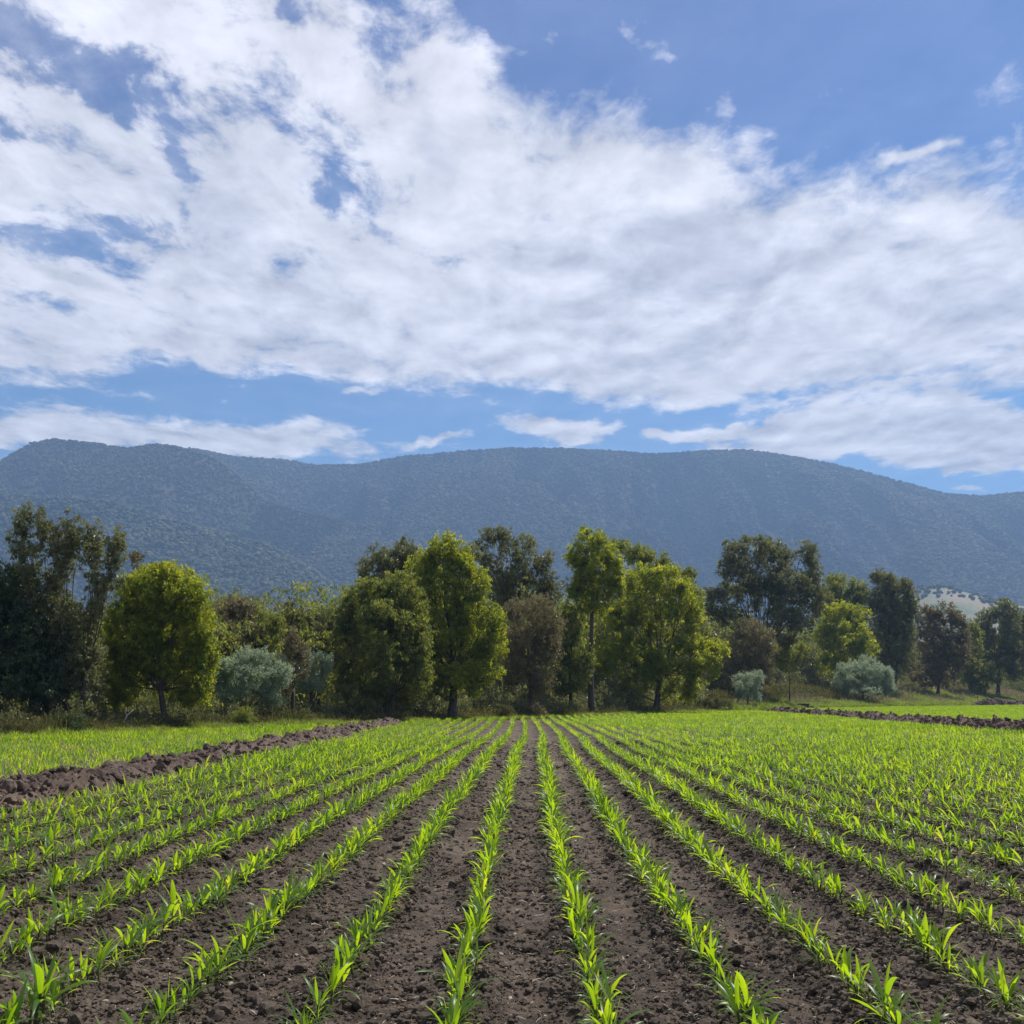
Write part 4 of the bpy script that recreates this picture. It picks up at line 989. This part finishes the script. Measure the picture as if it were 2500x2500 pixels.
strip('undergrowth', g_weed, 9000, -45, 26, 1.2, 10, 0.62, 'weed', 'dull weedy undergrowth at the feet of the left and centre gums', 'undergrowth')
N = 22000
X, Y = along_edge(N, -45, 190, 2.5, 10); d0 = np.where(X > 22, 13, 0) + np.where(X > 45, 7, 0); Y = Y + d0
hs = (0.5 + 2.6 * vnoise(X / 2.6, Y / 2.6, 73) ** 1.3) * np.clip(Y / 75, .8, 1.7) * np.clip((Y - d0 - edge_y(X)) / 6, .35, 1)
scatter('scrub', G_LEAF['fine'], np.stack([X, Y, rise(X, Y) + hs * RNG.random(N) ** 0.8], 1), np.stack([RNG.normal(0, .4, N), RNG.normal(0, .4, N), RNG.uniform(0, 6.28, N)], 1), RNG.uniform(.22, .42, N) * np.clip(Y / 80, .8, 1.7), 5, M['gum_olive'],
        kind='stuff', label='shaded scrub and saplings among the feet of the gums', category='scrub')
strip('grass', g_tuft, 12000, -45, 30, 0.0, 2.2, .34, 'grass', 'narrow strip of low green grass between maize and undergrowth', 'grass')
strip('grass', g_tuft, 48000, 24, 180, -1.0, 24, .95, 'grass', 'tall green grass on the verge below the right-hand gums', 'grass')
strip('seeding_grass', g_weed, 15000, 30, 180, 3, 26, 1.2, 'dry_grass', 'dry seeding grass along the right-hand verge', 'grass', gate=lambda X, Y: vnoise(X / 9, Y / 9, 12) > .42)
strip('undergrowth', g_weed, 7000, 22, 60, 7, 20, 1.5, 'weed', 'rank brownish weeds under the tallest dark right-hand gum', 'undergrowth')

# ------------------------------------------------------------------ small things
M['post'] = plain('weathered_post', (0.10, 0.085, 0.07), .85)
M['old_concrete'] = plain('stained_concrete', (0.06, 0.055, 0.05), .9)
M['pale_wood'] = plain('bleached_wood', (0.42, 0.37, 0.30), .8)
def ground_pt(u, y):
    x = at_y(u, 1704, y)[0]; return x, y, float(rise(np.array([x]), np.array([y]))[0])
def post(label, u, y, h, rad=0.05, lean=0.0, cap=False, name='fence_post', cat='post'):
    x, y, z = ground_pt(u, y); t = thing(name, label, cat, (x, y, z))
    mb = MB(); mb.tube([(0, 0, -.2), (lean * .5, 0, h * .5), (lean, 0, h)], [rad, rad * .95, rad * .85], 8)
    link('post_shaft', mb.mesh('post_shaft', M['post'], False), t)
    if cap:
        c = MB(); c.box((lean + .12, 0, h + .06), (.8, .45, .09)); c.box((lean, 0, h - .02), (.14, .14, .10)); link('post_cap', c.mesh('post_cap', M['pale_wood']), t)
    return t
post('short wooden post in front of the round silvery bush', 2120, edge_at(2120) + 1.0, 1.7, .09)
post('wooden post in the grass left of the flat-topped post', 2387, edge_at(2387) + 10, 2.1, .10)
post('thin post with a flat pale top, near the right edge', 2438, edge_at(2438) + 1.5, 2.6, .06, cap=True)
post('small post in the weeds left of the tallest right-hand gum', 1799, edge_at(1799) + 2.5, 1.6, .09, .12)
yb = 57.0; xb = at_y(2269, 1704, yb)[0]
for yb in np.linspace(40, 90, 200):
    if at_y(2269, 1704, yb)[0] <= bank_r(yb): break
t = thing('marker_stake', 'short dark stake standing on the right-hand earth bank', 'stake', (bank_r(yb), yb, 0.55)); mb = MB()
mb.tube([(0, 0, -.3), (.01, 0, .25), (0, 0, .66)], [.035, .035, .03], 8); mb.tube([(0, 0, .66), (0, 0, .70)], [.045, .04], 8); link('stake_shaft', mb.mesh('stake_shaft', M['post']), t)
# dark concrete outlet box by the end of the bank
x, y, z = ground_pt(1960, edge_at(1960) - 2.5)
t = thing('outlet_box', 'low dark concrete box by the far end of the right-hand earth bank', 'concrete box', (x, y, z + 0.1), R(-20))
b = MB(); b.box((0, -.55, .35), (1.7, .12, .7)); b.box((0, .55, .35), (1.7, .12, .7)); b.box((-.79, 0, .35), (.12, .98, .7)); b.box((.79, 0, .35), (.12, .98, .7)); link('box_wall', b.mesh('box_wall', M['old_concrete']), t)
b = MB(); b.box((0, 0, .76), (1.9, 1.35, .10)); link('lid', b.mesh('lid', M['old_concrete']), t)
b = MB(); b.tube([(1.0, -.2, .35), (1.5, -.3, .3), (1.7, -.4, -.05)], [.11, .11, .11], 10); link('pipe', b.mesh('pipe', M['old_concrete'], True), t)
# dead stalk with a hooked top, far left
x, y = at_y(24, 1704, 19.0)[0], 19.0
t = thing('dead_stalk', 'dry leaning stalk with a hooked top in the far-left maize', 'stalk', (x, y, 0)); b = MB()
b.tube([(.12, 0, -.05), (.04, 0, .22), (-.02, 0, .44), (-.03, 0, .60), (0, 0, .66), (.035, 0, .63), (.03, 0, .59)], [.010, .009, .008, .007, .006, .006, .004], 6)
link('stem', b.mesh('stem', M['pale_wood'], True), t)
b = MB(); leaf_geo(b, (.04, 0, .2), 2.4, .22, .018, .4, 1.9, 5); link('leaf', b.mesh('leaf', M['straw']), t)
# fallen pale branch under the left gums
x, y, z = ground_pt(311, edge_at(311) + 1.8)
t = thing('fallen_branch', 'pale broken branch leaning in the undergrowth under the rounded gum', 'branch', (x, y, z)); b = MB()
b.tube([(-.35, 0, 0), (-.1, 0, .45), (.05, .05, .8), (.32, .1, 1.05)], [.05, .045, .035, .015], 7); b.tube([(.0, .03, .7), (-.05, .0, .95), (-.02, 0, 1.15)], [.025, .02, .008], 5); link('branch_wood', b.mesh('branch_wood', M['pale_wood'], True), t)
# pale broken limb on the slender gum
b = MB(); zz = at_y(1443, 1637, sl.location.y)[2] - sl.location.z
b.tube([(.1, -.1, zz), (-.35, -.3, zz + .05), (-.85, -.4, zz + .12)], [.09, .075, .05], 7); o = link('limb', b.mesh('limb', M['pale_wood'], True), sl); o['label'] = 'short pale broken limb'

# ------------------------------------------------------------------ haze
def build_haze():
    m = bpy.data.materials.new('valley_haze'); m.use_nodes = True; nt = m.node_tree; nt.nodes.clear()
    out = nt.nodes.new('ShaderNodeOutputMaterial'); v = nt.nodes.new('ShaderNodeVolumePrincipled')
    v.inputs['Color'].default_value = HAZE_COL; v.inputs['Density'].default_value = HAZE_D; v.inputs['Anisotropy'].default_value = 0.15
    nt.links.new(v.outputs[0], out.inputs['Volume'])
    b = MB(); b.box((300, 1450, 499), (20000, 22000, 1001.0 + 1.0))
    o = link('haze', b.mesh('haze', m), kind='stuff', label='thin blue haze filling the valley', category='haze')
    o.location.z = 0.0
HAZE_COL = (0.36, 0.58, 0.95, 1); HAZE_D = 0.00020
build_haze()
